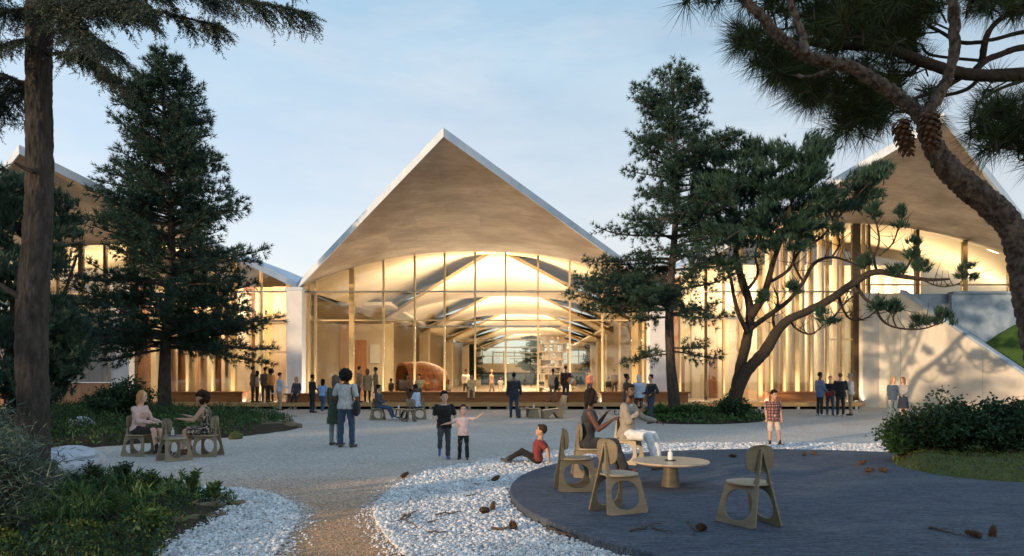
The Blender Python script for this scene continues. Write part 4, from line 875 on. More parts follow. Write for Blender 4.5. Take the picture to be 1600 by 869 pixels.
# ---------------------------------------------------------------- pine cones
def cone_mesh():
    T = np.array([[-.42, 0, 0], [.42, 0, 0], [.5, .12, .7], [-.5, .12, .7], [0, .34, 1.0], [0, -.12, .5]]); Fq = np.array([[0, 1, 2], [0, 2, 3], [3, 2, 4], [0, 3, 5], [3, 4, 5], [4, 2, 5], [2, 1, 5]])
    Vs = []; Fs = []; k = 0; n = 64
    for i in range(n):
        t = i/n; z = -.5+t*1.0; rr = .34*math.sin(math.pi*(.12+.80*t))**.7; a = i*2.39996
        out = Vector((math.cos(a), math.sin(a), .55-.9*(1-t)*.3)).normalized(); tang = Vector((-math.sin(a), math.cos(a), 0)); upv = out.cross(tang)*-1; s = .23*(1-.35*t)
        M = np.array([tang[:], (-upv)[:], out[:]]).T
        V = (M@(T*s).T).T+np.array([math.cos(a)*rr*.62, math.sin(a)*rr*.62, z]); Vs.append(V); Fs.append(Fq+k); k += len(T)
    V, F = np.concatenate(Vs)*np.array([.88, .88, 1.12]), np.concatenate(Fs); core = IV*np.array([.24, .24, .5]); return np.r_[V, core], np.r_[F, IF+k]
CV, CF = cone_mesh()
cone_me = np_mesh('pine_cone', CV, CF, 'cone').data
bpy.data.objects.remove(bpy.data.objects['pine_cone'])
def pinecone(p, size, rot, label, group=None):
    o = bpy.data.objects.new('pine_cone', cone_me); COL.objects.link(o); o.location = p; o.scale = (size,)*3; o.rotation_euler = rot; return tag(o, label, 'pine cone', group)
pinecone(at(1412, 214, 3.18), .150, (R(172), R(-12), .5), 'hanging pine cone on the near pine, the lower of two')
pinecone(at(1453, 203, 3.06), .152, (R(176), R(6), 2.1), 'hanging pine cone on the near pine, overlapping its trunk')
# ---------------------------------------------------------------- shrubs
def shrub(name, loc, rx, ry, h, n, leaf, mat, label, seed=0, stems=14, shoots=.25, z0=.05, tmpl=LEAF, group=None):
    r = random.Random(seed); root = empty(name, loc, 0, label, 'shrub', group); m = MB(); P = []; D = []
    tips = []
    for k in range(stems):
        a = r.uniform(0, 6.283); q = math.sqrt(r.random()); e = Vector((math.cos(a)*rx*q, math.sin(a)*ry*q, h*(1-.5*q*q)*r.uniform(.75, 1.08)))
        b = Vector((e.x*.15, e.y*.15, -.05)); mid = b.lerp(e, .55)+Vector((r.gauss(0, .06), r.gauss(0, .06), .08*h)); path = [b, mid, e]
        m.tube([b, b.lerp(mid, .6), mid, e], [.014, .011, .009, .004], 5); tips.append(path)
        for j in range(7):
            t = r.uniform(.25, 1); p = (b.lerp(mid, t*2) if t < .5 else mid.lerp(e, t*2-1)); d = Vector((r.gauss(0, 1), r.gauss(0, 1), r.uniform(.1, 1.2))).normalized(); l = r.uniform(.12, .34)*h
            m.tube([p, p+d*l], [.006, .003], 4); tips.append([p, p+d*l*.5, p+d*l])
    for k in range(n):
        path = r.choice(tips); t = r.uniform(.2, 1)**.7; p = path[0].lerp(path[1], t*2) if t < .5 else path[1].lerp(path[2], t*2-1)
        s = .05*h+.03; P.append(p+Vector((r.gauss(0, s), r.gauss(0, s), r.gauss(0, s)))); D.append(Vector((r.gauss(0, .8), r.gauss(0, .8), r.uniform(-.3, 1))))
    m.build('stems', 'darkbark', root); P = np.array([p[:] for p in P]); P[:, 2] = np.maximum(P[:, 2], z0)
    V, F = scatter(tmpl[0], tmpl[1], P, np.array([d[:] for d in D]), nr.uniform(.7, 1.25, len(P))*leaf); np_mesh('foliage', V, F, mat, root); return root
shrub('leafy_shrub', at(1462, 700, 12.2).xy.to_3d()+Vector((0, 0, .25)), .85, .6, .90, 8500, .075, 'leaf_dark', 'broad dark leafy shrub at the right, nearer the concrete wall end', 1, 30)
shrub('leafy_shrub', at(1560, 700, 11.9).xy.to_3d()+Vector((0, 0, .25)), .85, .6, .92, 8500, .075, 'leaf_dark', 'dark leafy shrub reaching the right edge of the picture', 2, 30)
shrub('leafy_shrub', at(1660, 700, 12.0).xy.to_3d()+Vector((0, 0, .25)), .8, .7, 1.05, 6000, .075, 'leaf_dark', 'dark leafy shrub cut by the right edge of the picture', 3, 22)
shrub('leafy_shrub', at(1418, 700, 12.6).xy.to_3d()+Vector((0, 0, .2)), .45, .5, .7, 3000, .075, 'leaf_dark', 'lower outer shrub by the two girls at the concrete wall', 6, 14)
shrub('round_shrub', Vector((XP(185, 22.5), 22.5, .15)), 1.15, 1.0, 1.3, 6000, .11, 'leaf_dark', 'rounded dark shrub behind the blonde seated woman', 4, 26)
shrub('feathery_shrub', Vector((XP(-30, 6.3), 6.3, .1)), .45, .5, 1.1, 14000, .075, 'leaf_grey', 'grey-green feathery shrub at the left edge below the trunk', 5, 30, tmpl=BLADE)
shrub('feathery_shrub', Vector((XP(-40, 8.0), 8.0, .1)), .42, .45, 1.2, 12000, .075, 'leaf_grey', 'grey-green feathery shrub in front of the left spruce trunk', 8, 26, tmpl=BLADE)
shrub('grass_tuft', gnd(1418, 722, PZ)+Vector((0, .15, .1)), .34, .25, .42, 1500, .16, 'leaf_mid', 'bright green grassy tuft at the tip of the mossy bed', 7, 22, tmpl=BLADE)
shrub('low_shrub', Vector((XP(1143, 24.9), 24.9, .1)), .75, .5, .75, 3200, .09, 'leaf_dark', 'low dark shrub in front of the leaning pine', 9, 20)
shrub('low_shrub', Vector((XP(1082, 25.0), 25.0, .1)), .8, .5, .5, 2600, .10, 'leaf_mid', 'low bright shrub between the fir and the leaning pine', 10, 18)
shrub('low_shrub', Vector((XP(1030, 25.6), 25.6, .1)), .6, .5, .45, 1800, .10, 'leaf_mid', 'low bright shrub left of the right-hand fir', 13, 16)
# ---------------------------------------------------------------- groundcover
def cover(poly, hfun, n, leaf, hmax, mat, label, tmpl=LEAF, mask=None, up=.6, grow=1.0, seed=0.0):
    P = samp_poly(poly, n)
    if mask is not None: P = P[mask(P)]
    c = .5+.5*np.sin(P[:, 0]*3.1+seed)*np.cos(P[:, 1]*2.7+seed*1.7)+.3*np.sin(P[:, 0]*7.3+P[:, 1]*5.9+seed); c = np.clip(c, .12, 1.2)
    z = hfun(P)+hmax*c*nr.random(len(P))**.6; d = np.hypot(P[:, 0], P[:, 1])
    V, F = scatter(tmpl[0], tmpl[1], np.c_[P, z], nr.normal(0, .7, (len(P), 3))+np.array([0, 0, up]), nr.uniform(.6, 1.3, len(P))*leaf)
    return tag(np_mesh('groundcover', V, F, mat), label, 'groundcover', kind='stuff')
nearA = lambda P: (P[:, 1] < 7.2+.5*np.sin(P[:, 0]*3))
edgeA = lambda P: ~in_poly(P, W([(300, 800), (390, 785), (390, 850), (250, 880)])) | (nr.random(len(P)) < .12)
cover(BED_A, hA, 52000, .036, .20, 'leaf_lime', 'lime-green small-leaved groundcover along the bottom left', mask=lambda P: nearA(P) & edgeA(P) & (nr.random(len(P)) < .8))
cover(BED_A, hA, 30000, .055, .20, 'leaf_dark', 'green leafy groundcover filling the near left bed', mask=edgeA, seed=2)
cover(BED_A, hA, 14000, .14, .20, 'leaf_mid', 'long-leaved green groundcover in the near left bed', tmpl=BLADE, mask=lambda P: ~nearA(P) & edgeA(P), up=1.0, seed=4)
cover(BED_B, hB, 33000, .090, .34, 'leaf_mid', 'green leafy groundcover behind the two seated women', mask=lambda P: P[:, 0] < XP(425, 21), seed=1)
cover(BED_B, hB, 15000, .20, .38, 'leaf_dark', 'dark bladed groundcover round the fir trunk', tmpl=BLADE, up=1.2, mask=lambda P: P[:, 0] < XP(415, 21), seed=5)
cover(BED_C, hC, 7000, .11, .30, 'leaf_mid', 'green groundcover round the two right-hand pines', seed=3)
cover(BED_D, hD, 9000, .035, .06, 'leaf_lime', 'olive mossy groundcover on the platform-edge bed', seed=6)
cover([(PC.x+math.cos(a)*5.1, PC.y+math.sin(a)*5.1) for a in np.arange(0, 6.2, .2)], lambda P: np.full(len(P), PZ+.003), 1500, .055, .004, 'twig', 'dry needle litter scattered over the dark platform', tmpl=(BLADE[0]*np.array([.35, .3, 1]), BLADE[1]), up=-.0, seed=8)
cover(BED_D, hD, 900, .09, .10, 'twig', 'dry brown litter on the platform-edge bed', tmpl=BLADE, seed=7)
# upright leafy sprigs standing out of the near bed
def sprig(loc, h, n, label, seed, mat='leaf_mid', leaf=.075):
    r = random.Random(seed); root = empty('leafy_sprig', loc, 0, label, 'plant', 'sprigs in the near bed'); m = MB(); P = []; D = []
    for k in range(n):
        a = r.uniform(0, 6.283); e = Vector((math.cos(a)*h*.45*r.random(), math.sin(a)*h*.3*r.random(), h*r.uniform(.7, 1.05))); mid = e*.5+Vector((0, 0, .05)); m.tube([Vector((0, 0, -.05)), mid, e], [.006, .005, .002], 5)
        for j in range(13):
            t = .25+.75*j/12; p = Vector((0, 0, 0)).lerp(mid, t*2) if t < .5 else mid.lerp(e, t*2-1)
            for s in (-1, 1): P.append(p[:]); D.append((math.cos(a+1.57)*s+r.gauss(0, .3), math.sin(a+1.57)*s+r.gauss(0, .3), r.uniform(.2, .8)))
    m.build('stems', 'twig', root); T = LEAF[0]*np.array([.6, 1, 1]); V, F = scatter(T, LEAF[1], np.array(P), np.array(D), nr.uniform(.7, 1.2, len(P))*leaf); np_mesh('leaves', V, F, mat, root)
for i, (a, b, h, n, lab, mt) in enumerate(((300, 792, .36, 9, 'leafy sprig beside the driftwood at the near bed tip', 'leaf_mid'), (335, 796, .30, 7, 'outermost leafy sprig over the white pebbles', 'leaf_mid'), (232, 800, .34, 10, 'tall leafy sprig in the middle of the near bed', 'leaf_dark'), (145, 775, .36, 10, 'tall leafy sprig beside the left trunk', 'leaf_dark'),
        (195, 780, .34, 10, 'leafy sprig behind the middle of the near bed', 'leaf_dark'), (240, 850, .26, 9, 'long-leaved sprig low at the bottom left', 'leaf_mid'), (180, 830, .28, 9, 'leafy sprig amid lime-green groundcover', 'leaf_mid'))):
    p = gnd(a, b); p.z = float(hA(np.array([[p.x, p.y]]))[0]); sprig(p, h, n, lab, 20+i, mt)
# ---------------------------------------------------------------- rocks, driftwood, logs
def rock(loc, s, label, seed, m='rock'):
    bm = bmesh.new(); bmesh.ops.create_icosphere(bm, subdivisions=4, radius=1); r = random.Random(seed); k = [Vector((r.gauss(0, 1), r.gauss(0, 1), r.gauss(0, 1))) for _ in range(7)]
    for v in bm.verts:
        d = 1+sum(.09*math.sin(v.co.dot(q)*2.0+i) for i, q in enumerate(k))*.5
        for q in k[:4]: d -= max(0, v.co.dot(q.normalized())-.72)*.55
        v.co = Vector((v.co.x*s[0], v.co.y*s[1], v.co.z*s[2]))*d
    me = bpy.data.meshes.new('boulder'); bm.to_mesh(me); bm.free(); o = link('boulder', me, m, None, True); o.location = loc; o.rotation_euler = (0, 0, r.uniform(0, 6)); return tag(o, label, 'rock')
rock(Vector((XP(100, 10.5), 10.5, .14)), (.80, .62, .36), 'big pale blue-grey boulder behind the left spruce trunk', 1)
rock(Vector((XP(-5, 10.6), 10.6, .1)), (.7, .6, .4), 'pale boulder cut by the left edge of the picture', 6)
rock(Vector((XP(128, 19.5), 19.5, .2)), (.45, .35, .3), 'small pale boulder in the bed behind the women', 2)
rock(gnd(158, 690)+Vector((0, .3, .05)), (.32, .22, .16), 'mossy stone at the front of the bed left of the blonde woman', 3, 'moss')
rock(gnd(358, 688)+Vector((0, .4, .05)), (.22, .18, .15), 'mossy stone behind the curly-haired woman', 4, 'moss')
rock(Vector((XP(1062, 24.4), 24.4, .05)), (.4, .25, .14), 'mossy stone at the front of the right-hand bed', 5, 'moss')
def log(p, q, r0, label, seed, name='fallen_log', seg=10):
    r = random.Random(seed); p = Vector(p); q = Vector(q); d = q-p; sd = Vector((-d.y, d.x, 0)).normalized(); pts = [p.lerp(q, i/seg)+sd*r.gauss(0, .05*d.length/2)+Vector((0, 0, r.gauss(0, .02))) for i in range(seg+1)]
    m = MB(); m.tube(pts, [r0*(1-.55*i/seg)*r.uniform(.85, 1.15) for i in range(seg+1)], 14, jit=.14, flat=.8)
    for k in range(3):
        c = pts[2+k*3 if 2+k*3 <= seg else seg]; m.tube([c, c+Vector((r.gauss(0, .12), r.gauss(0, .12), r0*1.6))], [r0*.35, r0*.15], 7)
    return tag(m.build(name, 'log', None, True), label, 'log')
log(gnd(402, 672)+Vector((0, .2, .12)), gnd(470, 669)+Vector((0, .1, .06)), .20, 'mossy fallen log at the tip of the bed near the standing couple', 1)
log(gnd(262, 806)+Vector((0, 0, .08)), gnd(382, 790)+Vector((0, 0, .04)), .075, 'weathered driftwood at the tip of the near bed', 2)
log(gnd(268, 826)+Vector((0, 0, .05)), gnd(352, 806)+Vector((0, 0, .03)), .055, 'thinner driftwood branch lying before the near bed', 3)
# trees further off: unseen firs added to shade the court, and those behind the hall
def far(src, x, y, s, rz, label, group):
    o = copy_tree(src); o.location = (x, y, -.1); o.scale = (s, s, s); o.rotation_euler = (0, 0, rz); tag(o, label, 'tree', group); return o
for i, (x, y, s) in enumerate(SHADE if 'SHADE' in globals() else []): far((fir2, fir3)[i % 2], x, y, s, i*1.3, 'unseen fir added to shade the court', 'unseen firs added to shade the court')
for i, (x, y, s) in enumerate(((-7, 104, .7), (3, 108, .7), (13, 103, .7))): far((fir2, fir3)[i % 2], x, y, s, i*1.1, 'distant fir seen through the far glass of the hall', 'firs behind the hall')
# ---------------------------------------------------------------- furniture: plywood chairs and low tables
def superell(a, b, n, k=3.2): return [(a*math.copysign(abs(math.cos(t))**(2/k), math.cos(t)), b*math.copysign(abs(math.sin(t))**(2/k), math.sin(t))) for t in (2*math.pi*i/n for i in range(n))]
def chair_frame():
    """flat side frame in (forward, up): rounded opening, tall rear upright"""
    n = 48; ca, cb = -.015, .212; inner = [(ca+x-.01*(y/.17), cb+y) for x, y in superell(.178, .160, n, 2.35)]; outer = []
    quad = [(-.275, 0), (.262, 0), (.195, .42), (-.235, .42)]
    for x, y in inner:
        dx, dy = x-ca, y-cb; best = 9
        for i in range(4):
            (x0, y0), (x1, y1) = quad[i], quad[(i+1) % 4]; ex, ey = x1-x0, y1-y0; den = dx*ey-dy*ex
            if abs(den) > 1e-9:
                t = ((x0-ca)*ey-(y0-cb)*ex)/den; u = ((x0-ca)*dy-(y0-cb)*dx)/den
                if t > 0 and -1e-6 <= u <= 1+1e-6: best = min(best, t)
        outer.append((ca+dx*best, cb+dy*best))
    return inner, outer
CI, CO = chair_frame()
def chair(loc, face, label, tone='ply', seat='plylight', group='plywood chairs'):
    root = empty('plywood_chair', loc, -R(face), label, 'chair', group); n = len(CI)
    for s in (-1, 1):
        t = .011; m = MB(); vs = []
        for x in (-t, t): vs += [(x, a, b) for a, b in CI]+[(x, a, b) for a, b in CO]
        fs = []
        for i in range(n):
            j = (i+1) % n; fs += [(i, j, n+j, n+i), (2*n+i, 3*n+i, 3*n+j, 2*n+j), (n+i, n+j, 3*n+j, 3*n+i), (i, 2*n+i, 2*n+j, j)]
        m.add(vs, fs)
        up = [(-.234, .419), (-.150, .419), (-.186, .52), (-.182, .80), (-.196, .815), (-.210, .80)]
        m.add([(x, a, b) for x in (-t, t) for a, b in up], [tuple(range(6)), tuple(reversed(range(6, 12)))]+[(i, 6+i, 6+(i+1) % 6, (i+1) % 6) for i in range(6)])
        M = Matrix.Translation((s*.205, 0, 0)) @ Matrix.Rotation(R(-7*s), 4, 'Z') @ Matrix.Rotation(R(-12.5*s), 4, 'Y')
        # the frames lean together at the back and spread towards the floor
        m.xf(Matrix.Translation((0, 0, 0)) @ M); o = m.build('side_frame', tone, root, bevel=.003)
    sp = [(x, y+.015) for x, y in superell(.215, .21, 40, 2.6)]
    MB().prism(sp, .421, .441).build('seat', seat, root, bevel=.004)
    bp = superell(.182, .142, 36, 2.9); m = MB(); vs = []
    for th in (0, .016):
        for x, z in bp: vs.append((x, -.165+th+.54*x*x-.03*z, .690+z))
    q = len(bp); m.add(vs, [tuple(range(q)), tuple(reversed(range(q, 2*q)))]+[(i, q+i, q+(i+1) % q, (i+1) % q) for i in range(q)]); m.build('backrest', tone, root, bevel=.003)
    MB().beam((-.12, .12, .395), (.12, .12, .395), .02, .05).build('rail', tone, root)
    return root
def round_table(loc, r, h, label, tone='tabletop', legs=0):
    root = empty('round_table', loc, 0, label, 'table', 'low tables')
    MB().lathe([(r-.025, h-.035), (r, h-.018), (r-.006, h)], 56).build('table_top', tone, root, True if False else False)
    if not legs: MB().lathe([(r*.24, 0), (r*.17, h-.036)], 28).build('pedestal', 'plydark', root, False)
    else:
        for k in range(legs):
            a = 2*math.pi*k/legs+.5; MB().beam((math.cos(a)*r*.75, math.sin(a)*r*.75, 0), (math.cos(a)*r*.55, math.sin(a)*r*.55, h-.036), .05, .03).build('leg', 'ply', root)
    return root
def dispenser(loc, label, tray=True):
    root = empty('soap_dispenser', loc, 0, label, 'dispenser')
    if tray: MB().lathe([(.075, 0), (.08, .006), (.078, .010)], 28).build('tray', 'black', root)
    z = .0105 if tray else 0
    MB().lathe([(.030, z), (.034, z+.006), (.034, z+.095), (.026, z+.112), (.012, z+.120), (.012, z+.135)], 20).build('bottle', 'whiteplastic', root)
    MB().lathe([(.015, z+.1355), (.015, z+.150), (.004, z+.151), (.004, z+.168)], 12).tube([(0, 0, z+.168), (.028, 0, z+.170), (.034, 0, z+.162)], .004, 6).build('pump', 'whiteplastic', root)
    return root
glassmat('clear', (.93, .95, .95), 1.6)
def wineglass(loc, label):
    root = empty('wine_glass', loc, 0, label, 'glass')
    MB().lathe([(.033, 0), (.034, .003), (.004, .006), (.004, .07)], 18).build('stem', 'clear', root)
    pr = [(.006, .0705), (.030, .085), (.038, .115), (.036, .145), (.030, .165)]
    MB().lathe(pr+[(r-.0015, z) for r, z in reversed(pr[1:])], 20).build('bowl', 'clear', root)
    return root
# ---------------------------------------------------------------- people
CL = {}
def cloth(c, rough=.85):
    k = tuple(round(v, 3) for v in c)
    if k not in CL: CL[k] = pm('cloth_%d' % len(CL), k, tuple(min(1, v*1.35+.004) for v in k), scale=14, rough=rough, bump=.25, bscale=38, sheen=.15)
    return CL[k]
SK = {}
def skin(c):
    if c not in SK:
        m = pm('skin_%d' % len(SK), c, tuple(min(1, v*1.1) for v in c), scale=9, rough=.5, spec=.4); m.node_tree.nodes['Principled BSDF'].inputs['Subsurface Weight'].default_value = .08; m.node_tree.nodes['Principled BSDF'].inputs['Subsurface Radius'].default_value = (.01, .004, .002); SK[c] = m
    return SK[c]
def haircol(c):
    k = ('h',)+c
    if k not in CL: CL[k] = pm('hair_%d' % len(CL), c, tuple(v*1.9+.004 for v in c), scale=50, rough=.7, spec=.12, bump=.6, bscale=60, stretch=(1, 1, .25))
    return CL[k]
def plaid():
    m = pm('plaid', (.20, .035, .03), (.25, .05, .04), scale=20, rough=.9, bump=.2); t = m.node_tree; N = t.nodes; L = t.links.new; b = N['Principled BSDF']
    co = N.new('ShaderNodeTexCoord'); src = b.inputs['Base Color'].links[0].from_socket
    for ax, colr in (('X', (.55, .48, .42)), ('Z', (.55, .48, .42)), ('X', (.015, .012, .02)), ('Z', (.015, .012, .02))):
        w = N.new('ShaderNodeTexWave'); w.bands_direction = ax; w.inputs['Scale'].default_value = 7.0 if colr[0] > .1 else 4.2; w.inputs['Phase Offset'].default_value = 0 if colr[0] > .1 else 1.3; L(co.outputs['Object'], w.inputs['Vector'])
        r = N.new('ShaderNodeMapRange'); r.inputs['From Min'].default_value = .80 if colr[0] > .1 else .55; r.inputs['From Max'].default_value = .9 if colr[0] > .1 else .7; r.inputs['To Max'].default_value = .6; L(w.outputs['Fac'], r.inputs['Value'])
        mx = N.new('ShaderNodeMix'); mx.data_type = 'RGBA'; mx.inputs[7].default_value = (*colr, 1); L(r.outputs['Result'], mx.inputs[0]); L(src, mx.inputs[6]); src = mx.outputs[2]
    L(src, b.inputs['Base Color']); return m
def zigzag():
    m = pm('patterned', (.02, .02, .024), (.03, .03, .034), scale=20, rough=.85); t = m.node_tree; N = t.nodes; L = t.links.new; b = N['Principled BSDF']; co = N.new('ShaderNodeTexCoord')
    w = N.new('ShaderNodeTexWave'); w.inputs['Scale'].default_value = 9; w.inputs['Distortion'].default_value = 6; w.inputs['Detail Scale'].default_value = 3; L(co.outputs['Object'], w.inputs['Vector'])
    r = N.new('ShaderNodeMapRange'); r.inputs['From Min'].default_value = .6; r.inputs['From Max'].default_value = .75; L(w.outputs['Fac'], r.inputs['Value']); mx = N.new('ShaderNodeMix'); mx.data_type = 'RGBA'
    mx.inputs[7].default_value = (.42, .34, .24, 1); L(r.outputs['Result'], mx.inputs[0]); L(b.inputs['Base Color'].links[0].from_socket, mx.inputs[6]); L(mx.outputs[2], b.inputs['Base Color']); return m
MATS['plaid'] = plaid(); MATS['zigzag'] = zigzag()
REM = []
SEC = [(-.115, .085, .085), (-.02, .168, .120), (.05, .160, .115), (.14, .134, .096), (.27, .152, .108), (.39, .170, .116), (.455, .158, .095), (.505, .085, .07), (.55, .055, .055)]
LIGHT, TAN, BROWN, DARK = (.60, .38, .28), (.46, .27, .18), (.23, .115, .065), (.105, .050, .030)
BLK, BRN, BLD, GRY = (.010, .008, .007), (.045, .022, .012), (.32, .19, .08), (.22, .21, .20)
HANG = ((.13, .02, -1), (.04, .18, -1))
def person(label, loc, face, H=1.74, la=HANG, ra=HANG, ll=((.06, .0, -1), (.0, -.03, -1)), rl=((.06, .0, -1), (.0, -.03, -1)), lean=0, side=0, seat=None, head=(0, 0), top=((.3, .3, .3), 'long', -.08), bot=((.05, .06, .09), 'pants'), shoe=(.03, .025, .02), hair=('short', BLK), sk=TAN, vox=.023, w=1.0, fem=False, group=None, beard=False, curl=.45, extra=None):
    s = H/1.75; hs = 1.0 if H >= 1.6 else 1+(1.6-H)*.92; w = w*(1.0 if H >= 1.45 else 1.12); U = Matrix.Rotation(R(side), 3, 'Y') @ Matrix.Rotation(R(-lean), 3, 'X')
    X_, F_, Z_ = U @ Vector((1, 0, 0)), U @ Vector((0, 1, 0)), U @ Vector((0, 0, 1))
    vn = lambda v, sg: Vector((v[0]*sg, v[1], v[2])).normalized()
    legs = []; hipx = .088*(1.05 if fem else 1)
    for sg, l in ((-1, ll), (1, rl)):
        h = Vector((sg*hipx, 0, -.02)); k = h+vn(l[0], sg)*.43; a = k+vn(l[1], sg)*.42; fd = Vector(l[2] if len(l) > 2 else (sg*.18, 1, -.0)); fd = Vector((fd.x, fd.y, fd.z)).normalized(); legs.append([h, k, a, fd])
    lo = min(a.z for _, _, a, _ in legs); Pz = (seat/s+.095) if seat is not None else (.085-lo)
    P = Vector((0, 0, Pz)); legs = [[h+P, k+P, a+P, fd] for h, k, a, fd in legs]
    pt = lambda x, y, z: P+X_*x+F_*y+Z_*z
    arms = []
    for sg, l in ((-1, la), (1, ra)):
        sh = pt(sg*(.175 if fem else .188)*w**.5, -.012, .455); e = sh+vn(l[0], sg)*.285; h = e+vn(l[1], sg)*.245; arms.append([sh, e, h, vn(l[1], sg)])
    hd = U @ Matrix.Rotation(R(-head[0]), 3, 'Z') @ Matrix.Rotation(R(-head[1]), 3, 'X'); nk = pt(0, .005, .60 if H >= 1.5 else .575); HC = nk+Z_*.02*hs+hd @ Vector((0, .018, .095))*hs
    hp_ = lambda x, y, z: HC+hd @ Vector((x, y, z))*hs
    def loft(m, z0, z1, inf, n=18, flare=0.0, infy=None):
        zs = [z for z, _, _ in SEC]; lv = sorted(set([z0, z1]+[z for z in zs if z0 < z < z1])); vs = []; fs = []
        for z in lv:
            zz = max(z, zs[0]+.06) if z < -.03 else z
            rx = np.interp(zz, zs, [q[1] for q in SEC])*w*(.93 if fem and z > .2 else 1)+inf; ry = np.interp(zz, zs, [q[2] for q in SEC])*w**1.3+(infy or inf)
            if z < -.02: rx = .168*w+inf+flare*(-.02-z); ry = .122*w+inf+flare*(-.02-z)
            if z < -.1 and flare == 0 and z0 > -.12: rx *= .55; ry *= .75
            c = pt(0, (.012 if .3 < z < .45 else 0)+(-.012 if z < .06 else 0), z)
            if fem and .3 < z < .42: ry += .012
            for k in range(n): a = 2*math.pi*k/n; vs.append(c+X_*math.cos(a)*rx+F_*math.sin(a)*ry)
        L = len(lv)
        for i in range(L-1):
            for k in range(n): k2 = (k+1) % n; fs.append((i*n+k, i*n+k2, (i+1)*n+k2, (i+1)*n+k))
        fs.append(tuple(reversed(range(n)))); fs.append(tuple(range((L-1)*n, L*n))); m.add(vs, fs)
    def seg(m, a, b, r0, r1, n=12):
        m.tube([a, a.lerp(b, .5), b], [r0, (r0+r1)/2, r1], n); m.ball(a, r0, nu=12, nv=8); m.ball(b, r1, nu=12, nv=8)
    def finish(m, name, mat, parent, smooth_it=2, wr=0.0, v=vox):
        m.v = [tuple(Vector(p)*s) for p in m.v]; o = m.build(name, mat, parent, True)
        md = o.modifiers.new('r', 'REMESH'); md.mode = 'VOXEL'; md.voxel_size = v; md.use_smooth_shade = True
        sm = o.modifiers.new('s', 'SMOOTH'); sm.factor = .5; sm.iterations = smooth_it; REM.append((o, wr)); return o
    # body
    b = MB(); loft(b, -.115, .52, 0); seg(b, pt(0, -.005, .47), nk, .060, .053*hs**.7)
    b.ball(hp_(0, -.012, .02), .076*hs, .096*hs, .104*hs, M=hd, nu=20, nv=14); b.ball(hp_(0, .030, -.045), .054*hs, .062*hs, .068*hs, M=hd, nu=16, nv=10)
    b.ball(hp_(0, .095, -.018), .013*hs, .018*hs, .024*hs, M=hd); b.ball(hp_(0, .080, -.085), .026*hs, .018*hs, .018*hs, M=hd)
    for sg in (-1, 1): b.ball(hp_(sg*.076, -.008, -.01), .010*hs, .020*hs, .030*hs, M=hd)
    lr = 1.0*w**.6
    for sh, e, h, d in arms:
        seg(b, sh, e, .054*lr, .041*lr); seg(b, e, e.lerp(h, .35), .040*lr, .041*lr); seg(b, e.lerp(h, .35), h, .041*lr, .027)
        c = d.cross(Vector((0, 0, 1)) if abs(d.z) < .8 else Vector((0, 1, 0))).normalized(); nrm_ = d.cross(c).normalized(); palm = h+d*.05; Mh = Matrix((c, nrm_, d)).transposed()
        b.ball(palm, .040, .018, .055, M=Mh)
        for k, (off, ln) in enumerate(((-.029, .064), (-.010, .076), (.010, .072), (.028, .058))):
            f0 = h+d*.088+c*off; f1 = f0+(d*(1-curl*.5)+nrm_*curl*.8).normalized()*ln*.5; f2 = f1+(d*(1-curl)+nrm_*curl*1.3).normalized()*ln*.55; b.tube([f0-d*.02, f0, f1, f2], [.009, .0092, .0086, .0072], 6)
        sgn = 1; t0 = h+d*.03+c*.034*sgn; t1 = t0+(d*.7+c*.55*sgn+nrm_*.35).normalized()*.04; t2 = t1+(d*.9+nrm_*.4).normalized()*.032; b.tube([t0-d*.01, t0, t1, t2], [.011, .0115, .0098, .008], 6)
    for h, k, a, fd in legs:
        seg(b, h, k, .088*w, .056*w**.6); seg(b, k, k.lerp(a, .32), .055*w**.6, .055*w**.6); seg(b, k.lerp(a, .32), a, .055*w**.6, .036)
        toe = a+fd*.15+Vector((0, 0, -.045)); heel = a-fd*.045+Vector((0, 0, -.042)); seg(b, heel, toe, .034, .030); seg(b, a, a+Vector((0, 0, -.04))+fd*.03, .037, .036)
    body = finish(b, 'person', skin(sk), None, 2, v=vox if vox < .0135 else vox*1.12); body.location = loc; body.rotation_euler = (0, 0, -R(face)); tag(body, label, 'person', group)
    mt = lambda c: MATS[c] if isinstance(c, str) else cloth(c)
    # trousers, shorts, skirt
    if bot:
        m = MB(); kind = bot[1]; inf = .014
        loft(m, -.115, .10, inf)
        end = {'pants': 1.0, 'crop': .75, 'shorts': -.12, 'skirt': -.2, 'dress': -.2}[kind]
        if kind == 'skirt' and seat is None:
            m = MB(); vs = []; n = 20; fs = []; lv = ((.10, .15, .115), (0, .19, .15), (-.2, .215, .18), (-.46, .24, .205))
            for z, rx, ry in lv:
                for q in range(n): an = 2*math.pi*q/n; j = 1+.05*math.cos(an*6)*(-z); vs.append(pt(math.cos(an)*rx*j*w, math.sin(an)*ry*j*w, z))
            for i in range(len(lv)-1):
                for q in range(n): k2 = (q+1) % n; fs.append((i*n+q, (i+1)*n+q, (i+1)*n+k2, i*n+k2))
            fs += [tuple(range(n)), tuple(reversed(range((len(lv)-1)*n, len(lv)*n)))]; m.add(vs, fs)
        else:
            for h, k, a, fd in legs:
                if end >= 0:
                    seg(m, h, k, .094*w+.003, .064*w**.6+.003); q = k.lerp(a, end); seg(m, k, k.lerp(q, .4), .066*w**.6, .066*w**.6); seg(m, k.lerp(q, .4), q, .066*w**.6, bot[2] if len(bot) > 2 else .054)
                else: seg(m, h, h.lerp(k, 1+end), .100*w, .082*w**.6)
        finish(m, {'skirt': 'skirt', 'dress': 'skirt', 'shorts': 'shorts'}.get(kind, 'trousers'), mt(bot[0]), body, 2, .0048, v=vox*1.15)
